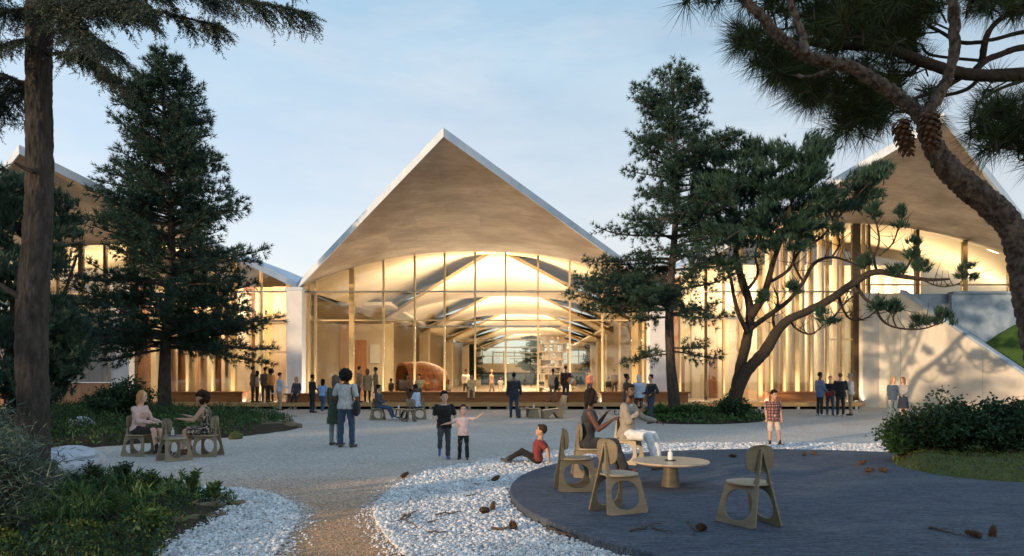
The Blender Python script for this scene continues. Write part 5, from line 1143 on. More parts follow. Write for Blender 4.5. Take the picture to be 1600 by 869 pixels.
    if top:
        m = MB(); col, sl, hem = top[:3]; inf = top[3] if len(top) > 3 else .018
        loft(m, hem, .500 if not (len(top) > 4 and top[4] == 'v') else .47, inf, flare=.10 if hem < -.12 else 0.0)
        for sh, e, h, d in arms:
            if sl == 'none': m.ball(sh+(pt(0, 0, .455)-sh)*.16, .060*lr); continue
            seg(m, sh, e if sl == 'long' else sh.lerp(e, .72), .063*lr+inf*.25, (.052 if sl == 'long' else .058)*lr)
            if sl == 'long': q = e.lerp(h, .90); seg(m, e, q, .052*lr, .040)
        finish(m, {'none': 'vest', 'short': 'shirt'}.get(sl, 'jacket' if hem < -.12 or inf > .022 else 'shirt'), mt(col), body, 2, .0055, v=vox*1.1)
    if shoe:
        for h, k, a, fd in legs:
            m = MB(); toe = a+fd*.165+Vector((0, 0, -.048)); heel = a-fd*.05+Vector((0, 0, -.044)); seg(m, heel, toe, .040, .036); seg(m, a+Vector((0, 0, .02 if len(shoe) < 4 else .10)), a+Vector((0, 0, -.04))+fd*.03, .046, .044); finish(m, 'shoe', cloth(shoe[:3], .5), body, 1)
    st, hc = hair; 
    if st != 'bald':
        m = MB(); m.ball(hp_(0, -.026, .036), .084*hs, .097*hs, .104*hs, M=hd, nu=20, nv=14)
        if st == 'short': m.ball(hp_(0, .030, .098), .058*hs, .055*hs, .030*hs, M=hd)
        if st in ('long', 'bob', 'tail'):
            ln = {'long': .20, 'bob': .10, 'tail': .06}[st]
            m.ball(hp_(0, -.055, -.03), .088*hs, .070*hs, .12*hs, M=hd)
            for sg in (-1, 1): m.tube([hp_(sg*.062, .02, .09), hp_(sg*.083, .012, .0), hp_(sg*.082, -.012, -.09), hp_(sg*.066, -.03, -.09-ln*.6)], [.030*hs, .030*hs, .030*hs, .018*hs], 8)
            m.tube([hp_(0, -.075, .0), hp_(0, -.082, -.10), hp_(0, -.085, -.10-ln)], [.07*hs, .07*hs, .045*hs], 10, flat=.55)
        if st == 'bun': m.ball(hp_(0, -.10, .09), .045*hs)
        if st == 'afro':
            rr = random.Random(len(REM))
            for q in range(60):
                d = Vector((rr.gauss(0, 1), rr.gauss(-.55, 1), rr.gauss(.15, 1))).normalized()
                if d.y > .45 and d.z < .35: continue
                m.ball(hp_(d.x*.125, d.y*.110-.045, d.z*.130+.0), rr.uniform(.036, .052)*hs, nu=8, nv=6)
        if st == 'scarf':
            m.ball(hp_(0, -.03, -.05), .092*hs, .085*hs, .12*hs, M=hd); m.ball(hp_(0, .0, -.15), .085*hs, .09*hs, .06*hs, M=hd)
        finish(m, 'head_scarf' if st == 'scarf' else 'hair', cloth(hc) if st == 'scarf' else haircol(hc), body, 1, .004 if st in ('afro', 'long', 'bob') else .002, v=min(vox, .016))
    if beard:
        m = MB(); m.ball(hp_(0, .050, -.078), .050*hs, .048*hs, .036*hs, M=hd); finish(m, 'beard', haircol(BLK), body, 1, v=min(vox, .010))
    if vox < .0135:
        for sg in (-1, 1):
            m = MB(); m.ball(hp_(sg*.032, .080, .012)*s, .0125*hs*s, .0075*hs*s, .0075*hs*s, M=hd); m.build('eye', 'whiteplastic', body, True)
            m = MB(); m.ball(hp_(sg*.032, .0865, .012)*s, .0062*hs*s, .003*hs*s, .0062*hs*s, M=hd); m.build('iris', 'black', body, True)
            m = MB(); m.tube([hp_(sg*.016, .092, .032)*s, hp_(sg*.034, .086, .037)*s, hp_(sg*.050, .072, .031)*s], [.004*hs*s, .005*hs*s, .003*hs*s], 6); m.build('eyebrow', haircol(hc if st != 'scarf' else BRN), body, True)
        m = MB(); m.ball(hp_(0, .090, -.056)*s, .021*hs*s, .006*hs*s, .0075*hs*s, M=hd); m.build('mouth', cloth((min(.5, sk[0]*.75), sk[1]*.42, sk[2]*.42), .5), body, True)
    info = {'hands': [h+d*.07 for _, _, h, d in arms], 'wrists': [h for _, _, h, d in arms]}; Mw = Matrix.Translation(loc) @ Matrix.Rotation(-R(face), 4, 'Z')
    info = {k: [Mw @ (v*s) for v in vs] for k, vs in info.items()}; info['body'] = body; info['P'] = Mw @ (P*s); info['pt'] = lambda x, y, z: Mw @ (pt(x, y, z)*s); return info
def flush_remesh():
    dg = bpy.context.evaluated_depsgraph_get(); dg.update()
    res = [(o, wr, bpy.data.meshes.new_from_object(o.evaluated_get(dg))) for o, wr in REM]
    for o, wr, me in res:
        old = o.data; o.modifiers.clear(); n = len(me.vertices)
        if wr and n:
            co = np.empty(n*3, np.float32); me.vertices.foreach_get('co', co); co = co.reshape(-1, 3); no = np.empty(n*3, np.float32); me.vertex_normals.foreach_get('vector', no); no = no.reshape(-1, 3); ph = nr.uniform(0, 6, 6)
            q = np.sin(co[:, 2]*46+co[:, 0]*21+ph[0]+2*np.sin(co[:, 0]*17+ph[1]))+np.sin(co[:, 2]*27-co[:, 1]*33+ph[2])+.7*np.sin(co[:, 0]*61+co[:, 1]*52+co[:, 2]*18+ph[3])
            co = co+no*(q*wr*.6)[:, None]; me.vertices.foreach_set('co', co.ravel())
        if not me.materials and old.materials: me.materials.append(old.materials[0])
        me.polygons.foreach_set('use_smooth', np.ones(len(me.polygons), bool)); o.data = me; bpy.data.meshes.remove(old)
    REM.clear()
# ---------------------------------------------------------------- the round platform: chairs, table, seated pair
def on(px_, Y, z=0.0): return Vector((XP(px_, Y), Y, z))
Pf = PZ+.001
SIT = ((.10, 1, -.04), (.02, .05, -1)); 
tb1 = round_table(gnd(1051, 762, PZ).xy.to_3d()+Vector((0, .12, Pf)), .53, .36, 'low round table with a wooden top on the dark platform')
dispenser(tb1.location+Vector((-.01, -.02, .3605)), 'white pump dispenser on a black tray, on the platform table')
chair(on(1172, 7.1, Pf), 338, 'empty plywood chair standing alone right of the platform table', 'ply')
chair(on(964, 7.75, Pf), 60, 'empty plywood chair in front, nearest the seated woman', 'ply')
chair(on(899, 9.25, Pf), 82, 'darkest plywood chair, at the left edge of the platform group', 'plydark', 'ply')
Wc = on(921, 10.5, Pf); chair(Wc, 88, 'plywood chair under the woman in the dark jumpsuit', 'ply')
Mc = on(980, 12.1, Pf); chair(Mc, 118, 'plywood chair under the bearded man in pale jeans', 'plylight')
w1 = person('seated woman in dark sleeveless jumpsuit holding a glass, on the platform', Wc+Vector((-.03, 0, 0)), 92, 1.70, la=((.18, .42, -.80), (-.25, .55, .80)), ra=((.14, .45, -.85), (.02, .90, .62)), ll=((.10, 1, -.02), (.02, .22, -1)), rl=((.06, 1, .05), (.0, .34, -1)), seat=.442, lean=4, head=(4, -2),
            top=((.026, .026, .030), 'none', -.06, .014), bot=((.026, .026, .030), 'pants', .075), shoe=(.10, .03, .02), hair=('bob', BLK), sk=DARK, vox=.0102, fem=True, w=.96)
wineglass(w1['hands'][1]+Vector((.02, 0, -.03)), 'wine glass in the hand of the woman in the dark jumpsuit')
w2 = person('seated bearded man in beige shirt and pale jeans, on the platform', Mc, 118, 1.80, ra=((.25, .35, -.80), (-.55, .55, .70)), la=((.45, .55, -.70), (.35, .85, -.25)), ll=((.32, 1, -.06), (.10, .18, -1)), rl=((.16, 1, -.04), (.05, .32, -1)), seat=.442, lean=3, head=(38, 0),
            top=((.27, .235, .19), 'long', -.08, .022), bot=((.58, .60, .60), 'pants'), shoe=(.09, .045, .025), hair=('short', BLK), sk=DARK, vox=.0102, w=1.06, beard=True)
wineglass(w2['hands'][1]+Vector((.02, 0, -.03)), 'wine glass in the hand of the bearded man')
# ---------------------------------------------------------------- two women at the left table
tb2 = round_table(on(276, 14.3, .001), .42, .40, 'small round table between the two seated women', 'ply', 3)
dispenser(tb2.location+Vector((-.06, -.05, .4005)), 'white pump dispenser on the table between the two women')
Bc = on(216, 14.2); chair(Bc, 92, 'plywood chair under the blonde woman in the pink jacket', 'ply')
Cc = on(325, 14.1); chair(Cc, 272, 'plywood chair under the curly-haired woman', 'ply')
chair(on(272, 13.35), 35, 'empty plywood chair in front of the two seated women', 'ply')
person('seated blonde woman in pale pink jacket and black skirt', Bc, 98, 1.70, la=((.10, .45, -.85), (-.30, .85, -.10)), ra=((.08, .42, -.88), (-.32, .85, -.10)), ll=((.03, 1, .0), (.0, .16, -1)), rl=((.0, 1, .06), (-.02, .12, -1)), seat=.442, lean=6, head=(-2, 2),
       top=((.52, .36, .32), 'long', -.03, .024), bot=((.014, .013, .014), 'dress'), shoe=(.012, .011, .011, 1), hair=('bob', (.36, .18, .07)), sk=LIGHT, vox=.011, fem=True, w=.96)
person('seated woman with big curly dark hair and patterned dress', Cc, 262, 1.68, la=((.15, .55, -.75), (-.12, .95, .12)), ra=((.10, .55, -.75), (.05, 1, .32)), ll=((.08, 1, .02), (.0, .10, -1)), rl=((.03, 1, .10), (.0, -.05, -1)), seat=.442, lean=10, head=(0, 0),
       top=('zigzag', 'none', -.05, .016), bot=('zigzag', 'dress'), shoe=(.10, .035, .02), hair=('afro', (.022, .010, .007)), sk=TAN, vox=.011, fem=True, curl=.15)
# ---------------------------------------------------------------- standing couple with their backs turned
cm = gnd(541, 699); c1 = person('man seen from behind in grey tee and jeans, with black shoulder bag', cm, 12, 1.76, la=((.48, .12, -.85), (-.10, .75, -.65)), ra=((.26, .02, -1), (.02, .22, -1)), ll=((.10, .0, -1), (.02, -.03, -1)), rl=((.12, .0, -1), (.02, -.03, -1)), top=((.40, .41, .41), 'short', -.07, .024), bot=((.035, .058, .105), 'pants', .062), shoe=(.085, .055, .04), hair=('afro', BLK), sk=DARK, vox=.0125, w=1.12)
bg_ = empty('shoulder_bag', c1['pt'](.27, -.02, -.02), -R(12), 'black bag hanging at the hip of the man in the grey tee', 'bag')
m = MB(); m.ball((0, 0, -.02), .07, .15, .20, nu=16, nv=12); m.build('bag_body', cloth((.014, .013, .013)), bg_, True)
MB().tube([Vector((-.04, .06, .14)), Vector((-.09, .10, .36)), Vector((-.12, .03, .53)), Vector((-.10, -.09, .42)), Vector((-.05, -.08, .14))], .013, 6).build('strap', cloth((.014, .013, .013)), bg_, True)
person('woman in dark green coat standing against the man in the grey tee', gnd(521, 697)+Vector((0, .18, 0)), 25, 1.64, la=((.16, .1, -1), (.02, .3, -1)), top=((.030, .050, .030), 'long', -.40, .026), bot=((.20, .24, .24), 'pants'), shoe=(.09, .06, .04), hair=('long', (.10, .075, .055)), sk=TAN, vox=.0125, fem=True)
# ---------------------------------------------------------------- children
person('boy in black tee running across the gravel', gnd(694, 717), 172, 1.30, la=((.35, .10, -.95), (.15, .75, -.65)), ra=((.30, -.05, -.95), (-.15, .80, -.35)), ll=((.03, .10, -1), (.0, -.10, -1)), rl=((.06, .38, -1), (.0, -1.2, -.85), (.05, .35, -1)), lean=4, head=(-8, 4), top=((.012, .012, .013), 'short', -.12, .026), bot=((.050, .052, .058), 'pants', .062), shoe=(.10, .10, .30), hair=('short', BLK), sk=LIGHT, vox=.0108)
person('small child in pink tee with one arm raised, on the gravel', gnd(724, 718), 185, 1.00, la=((1, .12, .10), (.9, .15, .75)), ra=((.95, .25, -.55), (.75, .55, -.15)), ll=((.08, 0, -1), (.03, -.02, -1)), rl=((.08, 0, -1), (.03, -.02, -1)), head=(-12, -6), top=((.56, .44, .43), 'short', -.13, .034), bot=((.014, .014, .016), 'pants', .072), shoe=(.012, .012, .014), hair=('short', BRN), sk=LIGHT, vox=.0095)
person('boy in red tee sitting on the white pebbles, leaning back on one hand', gnd(838, 724, .03), 277, 1.26, la=((.25, -.75, -.75), (.05, -.15, -1)), ra=((.30, -.70, -.75), (.1, -.1, -1)), ll=((.10, .80, .52), (.02, .82, -.55), (.1, .9, .25)), rl=((.14, .88, .36), (.05, .85, -.40), (.1, .9, .25)), seat=.02, lean=-12, head=(-4, 2), top=((.17, .030, .026), 'short', -.05, .024), bot=((.012, .012, .013), 'pants'), shoe=(.05, .05, .052), hair=('short', (.030, .018, .010)), sk=TAN, vox=.0108)
person('boy in plaid shirt and pale shorts standing by the pebble edge', gnd(1208, 697), 176, 1.27, la=((.16, .03, -1), (.06, .25, -1)), ra=((.14, .02, -1), (.0, .2, -1)), ll=((.20, .02, -1), (.12, -.03, -1)), rl=((.05, .02, -1), (.0, -.02, -1)), head=(-6, 16), top=('plaid', 'short', -.15, .030), bot=((.50, .40, .33), 'shorts'), shoe=(.014, .014, .016, 1), hair=('short', BLK), sk=TAN, vox=.0108)
# ---------------------------------------------------------------- people between the court and the hall
WALK = dict(ll=((.05, .28, -1), (.0, .05, -1)), rl=((.05, -.12, -1), (.0, -.42, -1)))
person('man in dark jacket walking towards the hall', gnd(803, 653), 355, 1.80, la=((.22, .0, -1), (.1, .2, -1)), ra=((.24, -.05, -1), (.1, .25, -1)), **WALK, top=((.020, .024, .034), 'long', -.14, .030), bot=((.030, .045, .085), 'pants'), hair=('short', BLK), sk=BROWN, w=1.1)
person('woman in dark waistcoat standing behind the seated bearded man', gnd(979, 656), 85, 1.72, ra=((.2, .1, -1), (-.2, .8, -.3)), top=((.050, .047, .050), 'long', -.20, .022), bot=((.02, .02, .022), 'pants'), hair=('bun', BLK), sk=DARK, fem=True)
person('person in pale blue jacket and grey head scarf, seen from behind', gnd(998, 655), 8, 1.70, la=((.22, .1, -1), (-.1, .7, -.5)), top=((.36, .47, .60), 'long', -.10, .026), bot=((.075, .030, .022), 'pants', .06), hair=('scarf', (.52, .55, .58)), sk=TAN, fem=True)
person('woman in black top and jeans, one hand on her hip', gnd(1017, 662), 238, 1.70, la=((.50, -.15, -.85), (-.55, .45, -.25)), ra=((.14, .15, -1), (-.15, .9, -.1)), **WALK, top=((.012, .012, .014), 'long', -.05, .022), bot=((.028, .038, .065), 'pants'), hair=('bun', BLK), sk=TAN, fem=True)
person('man in blue blazer by the right entrance', gnd(1281, 650), 78, 1.80, ra=((.2, .2, -1), (.0, .7, -.6)), top=((.085, .14, .27), 'long', -.18, .026), bot=((.012, .012, .014), 'pants'), shoe=(.5, .5, .48), hair=('short', BLK), sk=DARK)
w3 = person('woman in black jacket with a red bag by the right entrance', gnd(1297, 649), 205, 1.66, la=((.2, .2, -1), (-.4, .8, .0)), ra=((.2, .2, -1), (-.4, .8, -.1)), **WALK, top=((.016, .016, .020), 'long', -.10, .024), bot=((.05, .08, .13), 'pants'), hair=('short', (.22, .06, .02)), sk=LIGHT, fem=True)
rb = empty('hand_bag', w3['pt'](.05, .20, .02), 0, 'red bag held by the woman in the black jacket', 'bag'); MB().box(-.15, .15, -.05, .05, -.10, .12).build('bag_body', cloth((.26, .02, .03)), rb, bevel=.03); MB().tube([(-.09, 0, .11), (-.06, 0, .22), (.06, 0, .22), (.09, 0, .11)], .010, 6).build('handle', cloth((.2, .015, .02)), rb)
person('man in black suit with his back turned by the right entrance', gnd(1313, 651), 2, 1.77, la=((.3, .1, -1), (-.3, .7, -.2)), ra=((.3, .1, -1), (-.3, .7, -.2)), top=((.011, .011, .013), 'long', -.14, .030), bot=((.012, .012, .014), 'pants'), shoe=(.5, .5, .48), hair=('short', (.16, .075, .035)), sk=LIGHT, w=1.12)
person('man in white shirt and khaki trousers by the right entrance', gnd(1329, 649.5), 292, 1.76, la=((.2, .2, -1), (-.3, .8, .05)), ra=((.2, .2, -1), (-.3, .8, .05)), top=((.62, .56, .52), 'long', -.06, .024), bot=((.34, .26, .16), 'pants'), hair=('short', GRY), sk=LIGHT)
person('girl in blue sweater beside the concrete wall', gnd(1395, 661), 165, 1.62, la=((.16, .1, -1), (-.3, .8, -.2)), top=((.05, .075, .11), 'long', -.06, .028), bot=((.12, .16, .18), 'pants', .062), shoe=(.5, .48, .45), hair=('long', BLD), sk=LIGHT, fem=True)
person('girl in navy skirt and pale top beside the concrete wall', gnd(1411, 657), 255, 1.60, la=((.14, .2, -1), (-.1, .9, -.2)), ra=((.14, .2, -1), (-.1, .9, -.2)), top=((.28, .27, .27), 'long', .02, .020), bot=((.020, .025, .045), 'skirt'), shoe=(.4, .3, .2), hair=('long', (.20, .11, .05)), sk=LIGHT, fem=True)
person('man in pale blue shirt and khaki trousers in front of the deck', gnd(437, 641), 55, 1.82, la=((.18, .1, -1), (.0, .3, -1)), ra=((.16, .35, -.9), (.0, .9, -.3)), top=((.46, .56, .72), 'long', -.06, .026), bot=((.36, .29, .20), 'pants', .064), hair=('short', BRN), sk=LIGHT, w=1.06)
person('blonde woman in dark blazer leaning on the deck bench', gnd(458, 640)+Vector((0, .55, 0)), 195, 1.72, la=((.3, .1, -1), (-.2, .5, -.8)), ra=((.3, .1, -1), (-.2, .5, -.8)), ll=((.12, .62, -.8), (.0, .18, -1)), rl=((.08, .70, -.8), (.0, .10, -1)), top=((.050, .060, .075), 'long', -.10, .024), bot=((.012, .012, .014), 'pants'), shoe=(.45, .43, .4), hair=('long', BLD), sk=LIGHT, fem=True)
person('man in dark suit standing left of the girl in blue', gnd(488, 645), 42, 1.72, ra=((.15, .1, -1), (.0, .8, -.2)), top=((.022, .024, .032), 'long', -.14, .024), bot=((.024, .028, .040), 'pants'), hair=('short', BLK), sk=BROWN)
person('girl in bright blue blouse and jeans, seen from behind', gnd(504, 646), 15, 1.52, top=((.16, .34, .66), 'short', -.04, .028), bot=((.045, .085, .17), 'pants'), shoe=(.5, .5, .5), hair=('long', BLK), sk=BROWN, fem=True, **WALK)
def dpos(px_, Y=35.0): return Vector((XP(px_, Y), Y, FZ+.004))
V2 = .030
person('man in olive jacket at the left end of the deck group', dpos(395), 75, 1.80, top=((.14, .095, .055), 'long', -.12), bot=((.02, .018, .017), 'pants'), hair=('short', BLK), sk=BROWN, vox=V2)
person('woman in beige top and black trousers at the left of the deck', dpos(402, 34.95), 55, 1.58, top=((.46, .34, .25), 'long', -.05), bot=((.012, .012, .012), 'pants'), hair=('long', BLK), sk=BROWN, vox=V2, fem=True)
person('person in dark grey jacket seen from behind on the left deck', dpos(414, 35.2), 8, 1.76, top=((.095, .075, .055), 'long', -.12), bot=((.04, .038, .04), 'pants'), hair=('short', BLK), sk=BROWN, vox=V2)
person('person in orange-brown top turned left on the left deck', dpos(423, 35.25), 300, 1.68, top=((.34, .14, .04), 'long', -.06), bot=((.02, .018, .016), 'pants'), hair=('afro', BLK), sk=DARK, vox=V2)
person('man in brown jacket on the deck behind the couple', dpos(561, 35.0), 65, 1.80, top=((.20, .15, .09), 'long', -.15), bot=((.04, .035, .03), 'pants'), hair=('short', BRN), sk=LIGHT, vox=V2)
person('woman in beige coat on the deck', dpos(574, 34.95), 5, 1.68, top=((.30, .21, .12), 'long', -.34, .028), bot=((.02, .018, .016), 'pants'), hair=('long', (.14, .065, .03)), sk=LIGHT, vox=V2, fem=True)
person('man in olive shirt facing left on the deck', dpos(587, 35.0), 262, 1.76, ra=((.2, .4, -.8), (.0, 1, .1)), top=((.16, .13, .075), 'long', -.10), bot=((.05, .05, .06), 'pants'), hair=('short', BLK), sk=BROWN, vox=V2)
person('man in beige shirt holding a dark jacket on the deck', dpos(864, 34.98), 358, 1.70, top=((.38, .30, .20), 'long', -.06), bot=((.16, .13, .10), 'pants'), hair=('short', BLK), sk=BROWN, vox=V2, **WALK)
jk = gnd(0, 0+700); cj = MB(); cj.ball((XP(869.5, 34.9), 34.9, 1.32), .13, .10, .36); tag(cj.build('draped_jacket', cloth((.014, .013, .014)), None, True), 'dark jacket carried by the man in the beige shirt', 'jacket')
bk = person('man in maroon sweater carrying an orange bag on the deck', dpos(884, 34.98), 12, 1.85, ra=((.35, .0, -1), (.1, .3, -.9)), top=((.060, .022, .016), 'long', -.08, .026), bot=((.04, .05, .07), 'pants'), hair=('short', BRN), sk=LIGHT, vox=V2, w=1.05, **WALK)
ob = empty('orange_bag', Vector((XP(893, 34.85), 34.85, 1.42)), 0, 'orange and white bag on the back of the man in maroon', 'bag'); m = MB(); m.tube([(-.20, 0, .12), (-.08, 0, .05), (.08, 0, -.05), (.20, 0, -.12)], [.10, .17, .17, .10], 14); m.build('bag_body', cloth((.62, .25, .10)), ob, True); m = MB(); m.tube([(-.05, 0, .035), (.05, 0, -.03)], [.178, .178], 14); m.build('band', cloth((.65, .6, .52)), ob, True)
# middle table group
tb3 = round_table(on(627, 26.2, .001), .42, .42, 'small round table between the two people near the deck', 'ply', 3)
dispenser(tb3.location+Vector((-.1, 0, .4205)), 'white pump dispenser on the table near the deck', False)
chair(on(590, 26.0), 95, 'plywood chair under the woman in the grey jacket near the deck', 'ply'); chair(on(655, 26.4), 270, 'plywood chair under the man in the pale blue shirt', 'ply'); chair(on(640, 25.1), 330, 'empty plywood chair in front of the table near the deck', 'ply')
person('seated woman in grey jacket and jeans at the table near the deck', on(592, 26.0), 98, 1.70, la=((.1, .3, -1), (-.2, .9, .0)), ra=((.1, .3, -1), (-.2, .9, -.1)), ll=((.1, 1, -.1), (.0, .35, -1)), rl=((.1, 1, -.1), (.0, .5, -1)), seat=.442, top=((.050, .055, .065), 'long', -.05, .024), bot=((.035, .06, .12), 'pants'), shoe=(.55, .55, .53), hair=('bun', BLK), sk=TAN, fem=True)
person('seated man in pale blue shirt and dark vest at the table near the deck', on(653, 26.4), 285, 1.74, la=((.1, .5, -1), (-.2, .9, .0)), ra=((.1, .5, -1), (-.2, .9, -.1)), ll=((.1, 1, -.15), (.0, .7, -1)), rl=((.1, 1, -.15), (.0, .3, -1)), seat=.442, lean=8, top=((.42, .52, .66), 'long', -.05, .024), bot=((.014, .014, .016), 'pants'), hair=('short', BLK), sk=DARK)
# seats near the walking man
sl = empty('lounge_seat', on(866, 27.2), -R(260), 'angular concrete-grey lounge seat near the deck', 'seat')
M_ = Matrix.Rotation(R(90), 4, 'Y') @ Matrix.Rotation(R(90), 4, 'Z')
m = MB(); pr = [(-.42, 0), (-.30, 0), (-.02, .26), (.18, .0), (.34, 0), (.52, .90), (.44, .92), (.22, .40), (-.44, .33)]
vs = [(x, a-.05, b) for x in (-.28, .28) for a, b in pr]; q = len(pr); m.add(vs, [tuple(range(q)), tuple(reversed(range(q, 2*q)))]+[(i, q+i, q+(i+1) % q, (i+1) % q) for i in range(q)]); m.xf(Matrix.Rotation(R(180), 4, 'Z')); m.build('seat_shell', 'ply', sl, bevel=.006)
st = empty('stool', on(818, 27.4), R(20), 'small timber stool right of the walking man', 'stool'); MB().box(-.22, .22, -.18, .18, .36, .40).build('seat', 'ply', st)
for sx in (-.19, .17): MB().box(sx, sx+.025, -.16, .16, 0, .36).build('leg', 'ply', st)
st = empty('block_table', on(834, 27.3), 0, 'solid timber block table with a bottle near the deck', 'table'); m = MB(); m.add([(-.24, -.2, 0), (.24, -.2, 0), (.24, .2, 0), (-.24, .2, 0), (-.16, -.16, .36), (.16, -.16, .36), (.16, .16, .36), (-.16, .16, .36)], [(3, 2, 1, 0), (4, 5, 6, 7), (0, 1, 5, 4), (1, 2, 6, 5), (2, 3, 7, 6), (3, 0, 4, 7)]); m.build('base', 'ply', st); MB().box(-.26, .26, -.22, .22, .361, .40).build('table_top', 'ply', st)
dispenser(st.location+Vector((0, 0, .4005)), 'white pump dispenser on the timber block table', False)
# on and behind the long bench
BS = dict(ll=((.12, 1, -.05), (.0, .1, -1)), rl=((.12, 1, -.05), (.0, .2, -1)), la=((.1, .3, -1), (-.3, .8, -.2)), ra=((.1, .3, -1), (-.3, .8, -.2)))
def bsit(px_, face, lab, **k): return person(lab, Vector((XP(px_, 36.0), 36.0, FZ)), face, 1.70, seat=.56, vox=V2, **{**BS, **k})
bsit(637, 150, 'person in brown jacket sitting on the long bench beside the timber pod', top=((.20, .11, .05), 'long', -.05), hair=('short', BLK), sk=BROWN, bot=((.03, .025, .02), 'pants'))
bsit(655, 200, 'person in cream jacket sitting on the long bench beside the timber pod', top=((.55, .42, .22), 'long', -.05), hair=('short', BRN), sk=TAN, bot=((.05, .05, .05), 'pants'))
bsit(737, 180, 'woman in cream jacket sitting on the middle of the long bench', top=((.60, .46, .24), 'long', -.05), hair=('bob', BRN), sk=TAN, bot=((.55, .42, .24), 'pants'), fem=True)
def inside(px_, Y, face, H, lab, **k): return person(lab, Vector((XP(px_, Y), Y, FZ)), face, H, vox=.031, **k)
inside(611, 39.6, 200, 1.15, 'child in dark clothes inside the glass left of the timber pod', top=((.06, .05, .045), 'long', -.08), hair=('short', BLK), sk=BROWN)
inside(728, 43.5, 160, 1.76, 'man in white shirt inside the hall, left of the bench woman', top=((.62, .6, .56), 'long', -.06), hair=('short', BLK), sk=BROWN, bot=((.03, .03, .04), 'pants'))
inside(768, 44.0, 110, 1.78, 'man in pink-brown shirt walking inside the hall', top=((.42, .22, .14), 'long', -.06), hair=('bald', BLK), sk=TAN, bot=((.2, .17, .14), 'pants'), **WALK)
inside(782, 47.0, 180, 1.30, 'child in pale shorts inside the hall', top=((.35, .3, .25), 'short', -.06), hair=('short', BLK), sk=BROWN, bot=((.5, .42, .33), 'shorts'))
inside(690, 41.0, 90, 1.74, 'person in white top inside the hall beside the timber pod', top=((.6, .55, .5), 'long', -.08), hair=('short', BLK), sk=DARK, bot=((.3, .2, .1), 'pants'))
inside(701, 40.2, 170, 1.05, 'small child in white inside the glass', top=((.62, .58, .5), 'short', -.08), hair=('short', BLK), sk=BROWN)
inside(921, 46.0, 190, 1.72, 'person in red checked shirt inside the hall at the right', top=((.40, .10, .06), 'long', -.06), hair=('short', BRN), sk=TAN)
inside(951, 45.0, 182, 1.25, 'child in black top inside the hall near the right column', top=((.015, .015, .016), 'long', -.06), hair=('short', BLK), sk=BROWN, bot=((.42, .36, .3), 'pants'))
inside(960, 47.5, 175, 1.78, 'adult in brown jacket behind the child in black, inside the hall', top=((.18, .11, .06), 'long', -.10), hair=('short', BRN), sk=TAN)
# ---------------------------------------------------------------- exhibits inside the hall
pod = empty('timber_pod', Vector((XP(662, 40.4), 40.4, FZ)), R(38), 'rounded reddish timber pod with a pointed opening, inside the glass', 'play pod'); pod.scale = (1.05, 1.1, 1.22)
def arch_pt(u, s_):                                            # pointed arch, u in [-1, 1]
    a = abs(u); return Vector((0, math.copysign(.92*math.sin(math.pi*.5*(1-a)**.0)*1, u)*(1-(1-a)**1.9)*s_, (1.82*(1-a**2.4))*s_))
ns = 9
for k in range(ns):
    x0 = -1.25+2.5*k/ns; x1 = -1.25+2.5*(k+1)/ns-.012; m = MB(); vs = []; n = 22
    for x in (x0, x1):
        sc = 1.0-.16*((x+.2)/1.3)**2 if x > -.9 else 1.0-.10*((x+.9)/.4)**2*.6
        for th in (1.0, .93):
            for i in range(n+1): p = arch_pt(-1+2*i/n, sc*th); vs.append((x+(.0 if x > -1.2 else -.10*p.z), p.y, max(0, p.z)))
    o = n+1; fs = []
    for i in range(n): fs += [(i, i+1, 2*o+i+1, 2*o+i), (o+i, 3*o+i, 3*o+i+1, o+i+1), (i, o+i, o+i+1, i+1), (2*o+i, 2*o+i+1, 3*o+i+1, 3*o+i)]
    m.add(vs, fs); m.build('rib_panel', 'podwood', pod)
m = MB(); n = 22; m.add([(-.75, arch_pt(-1+2*i/n, .90).y, max(0, arch_pt(-1+2*i/n, .90).z)) for i in range(n+1)], [tuple(range(n+1))]); m.build('shade_panel', 'gapshade', pod)  # dark sheet standing in for the shade inside the opening
m = MB(); vs = [(1.24, 0, 0)]+[(1.24, arch_pt(-1+2*i/n, .80).y, max(0, arch_pt(-1+2*i/n, .80).z)) for i in range(n+1)]; m.add(vs, [tuple(range(1, n+2))]); m.build('end_panel', 'podwood', pod)
for k, p in enumerate((667, 676, 685, 694, 701)):               # little wire chairs by the pod
    c = empty('wire_stool', Vector((XP(p, 36.9), 36.75, FZ)), .3*k, ('wire-legged stool in front of the timber pod, %s' % ('first', 'second', 'third', 'fourth', 'last')[k])+' from the left', 'stool', 'stools by the pod')
    MB().lathe([(.16, .42), (.17, .44), (.165, .46)], 16).build('seat', 'timber', c)
    for a in (0, 2.09, 4.19): MB().tube([(math.cos(a)*.2, math.sin(a)*.2, 0), (math.cos(a)*.1, math.sin(a)*.1, .42)], .012, 5).build('leg', 'timber', c)
sc_ = empty('tower_sculpture', Vector((XP(863, 50), 50, FZ)), .2, 'pale stacked scaffold-like tower sculpture inside the hall', 'sculpture'); rs = random.Random(6)
lev = [(0, 1.5), (.55, 1.45), (1.0, 1.0), (1.5, .85), (2.0, .95), (2.55, .85), (3.1, 1.0), (3.7, .9), (4.3, .95)]
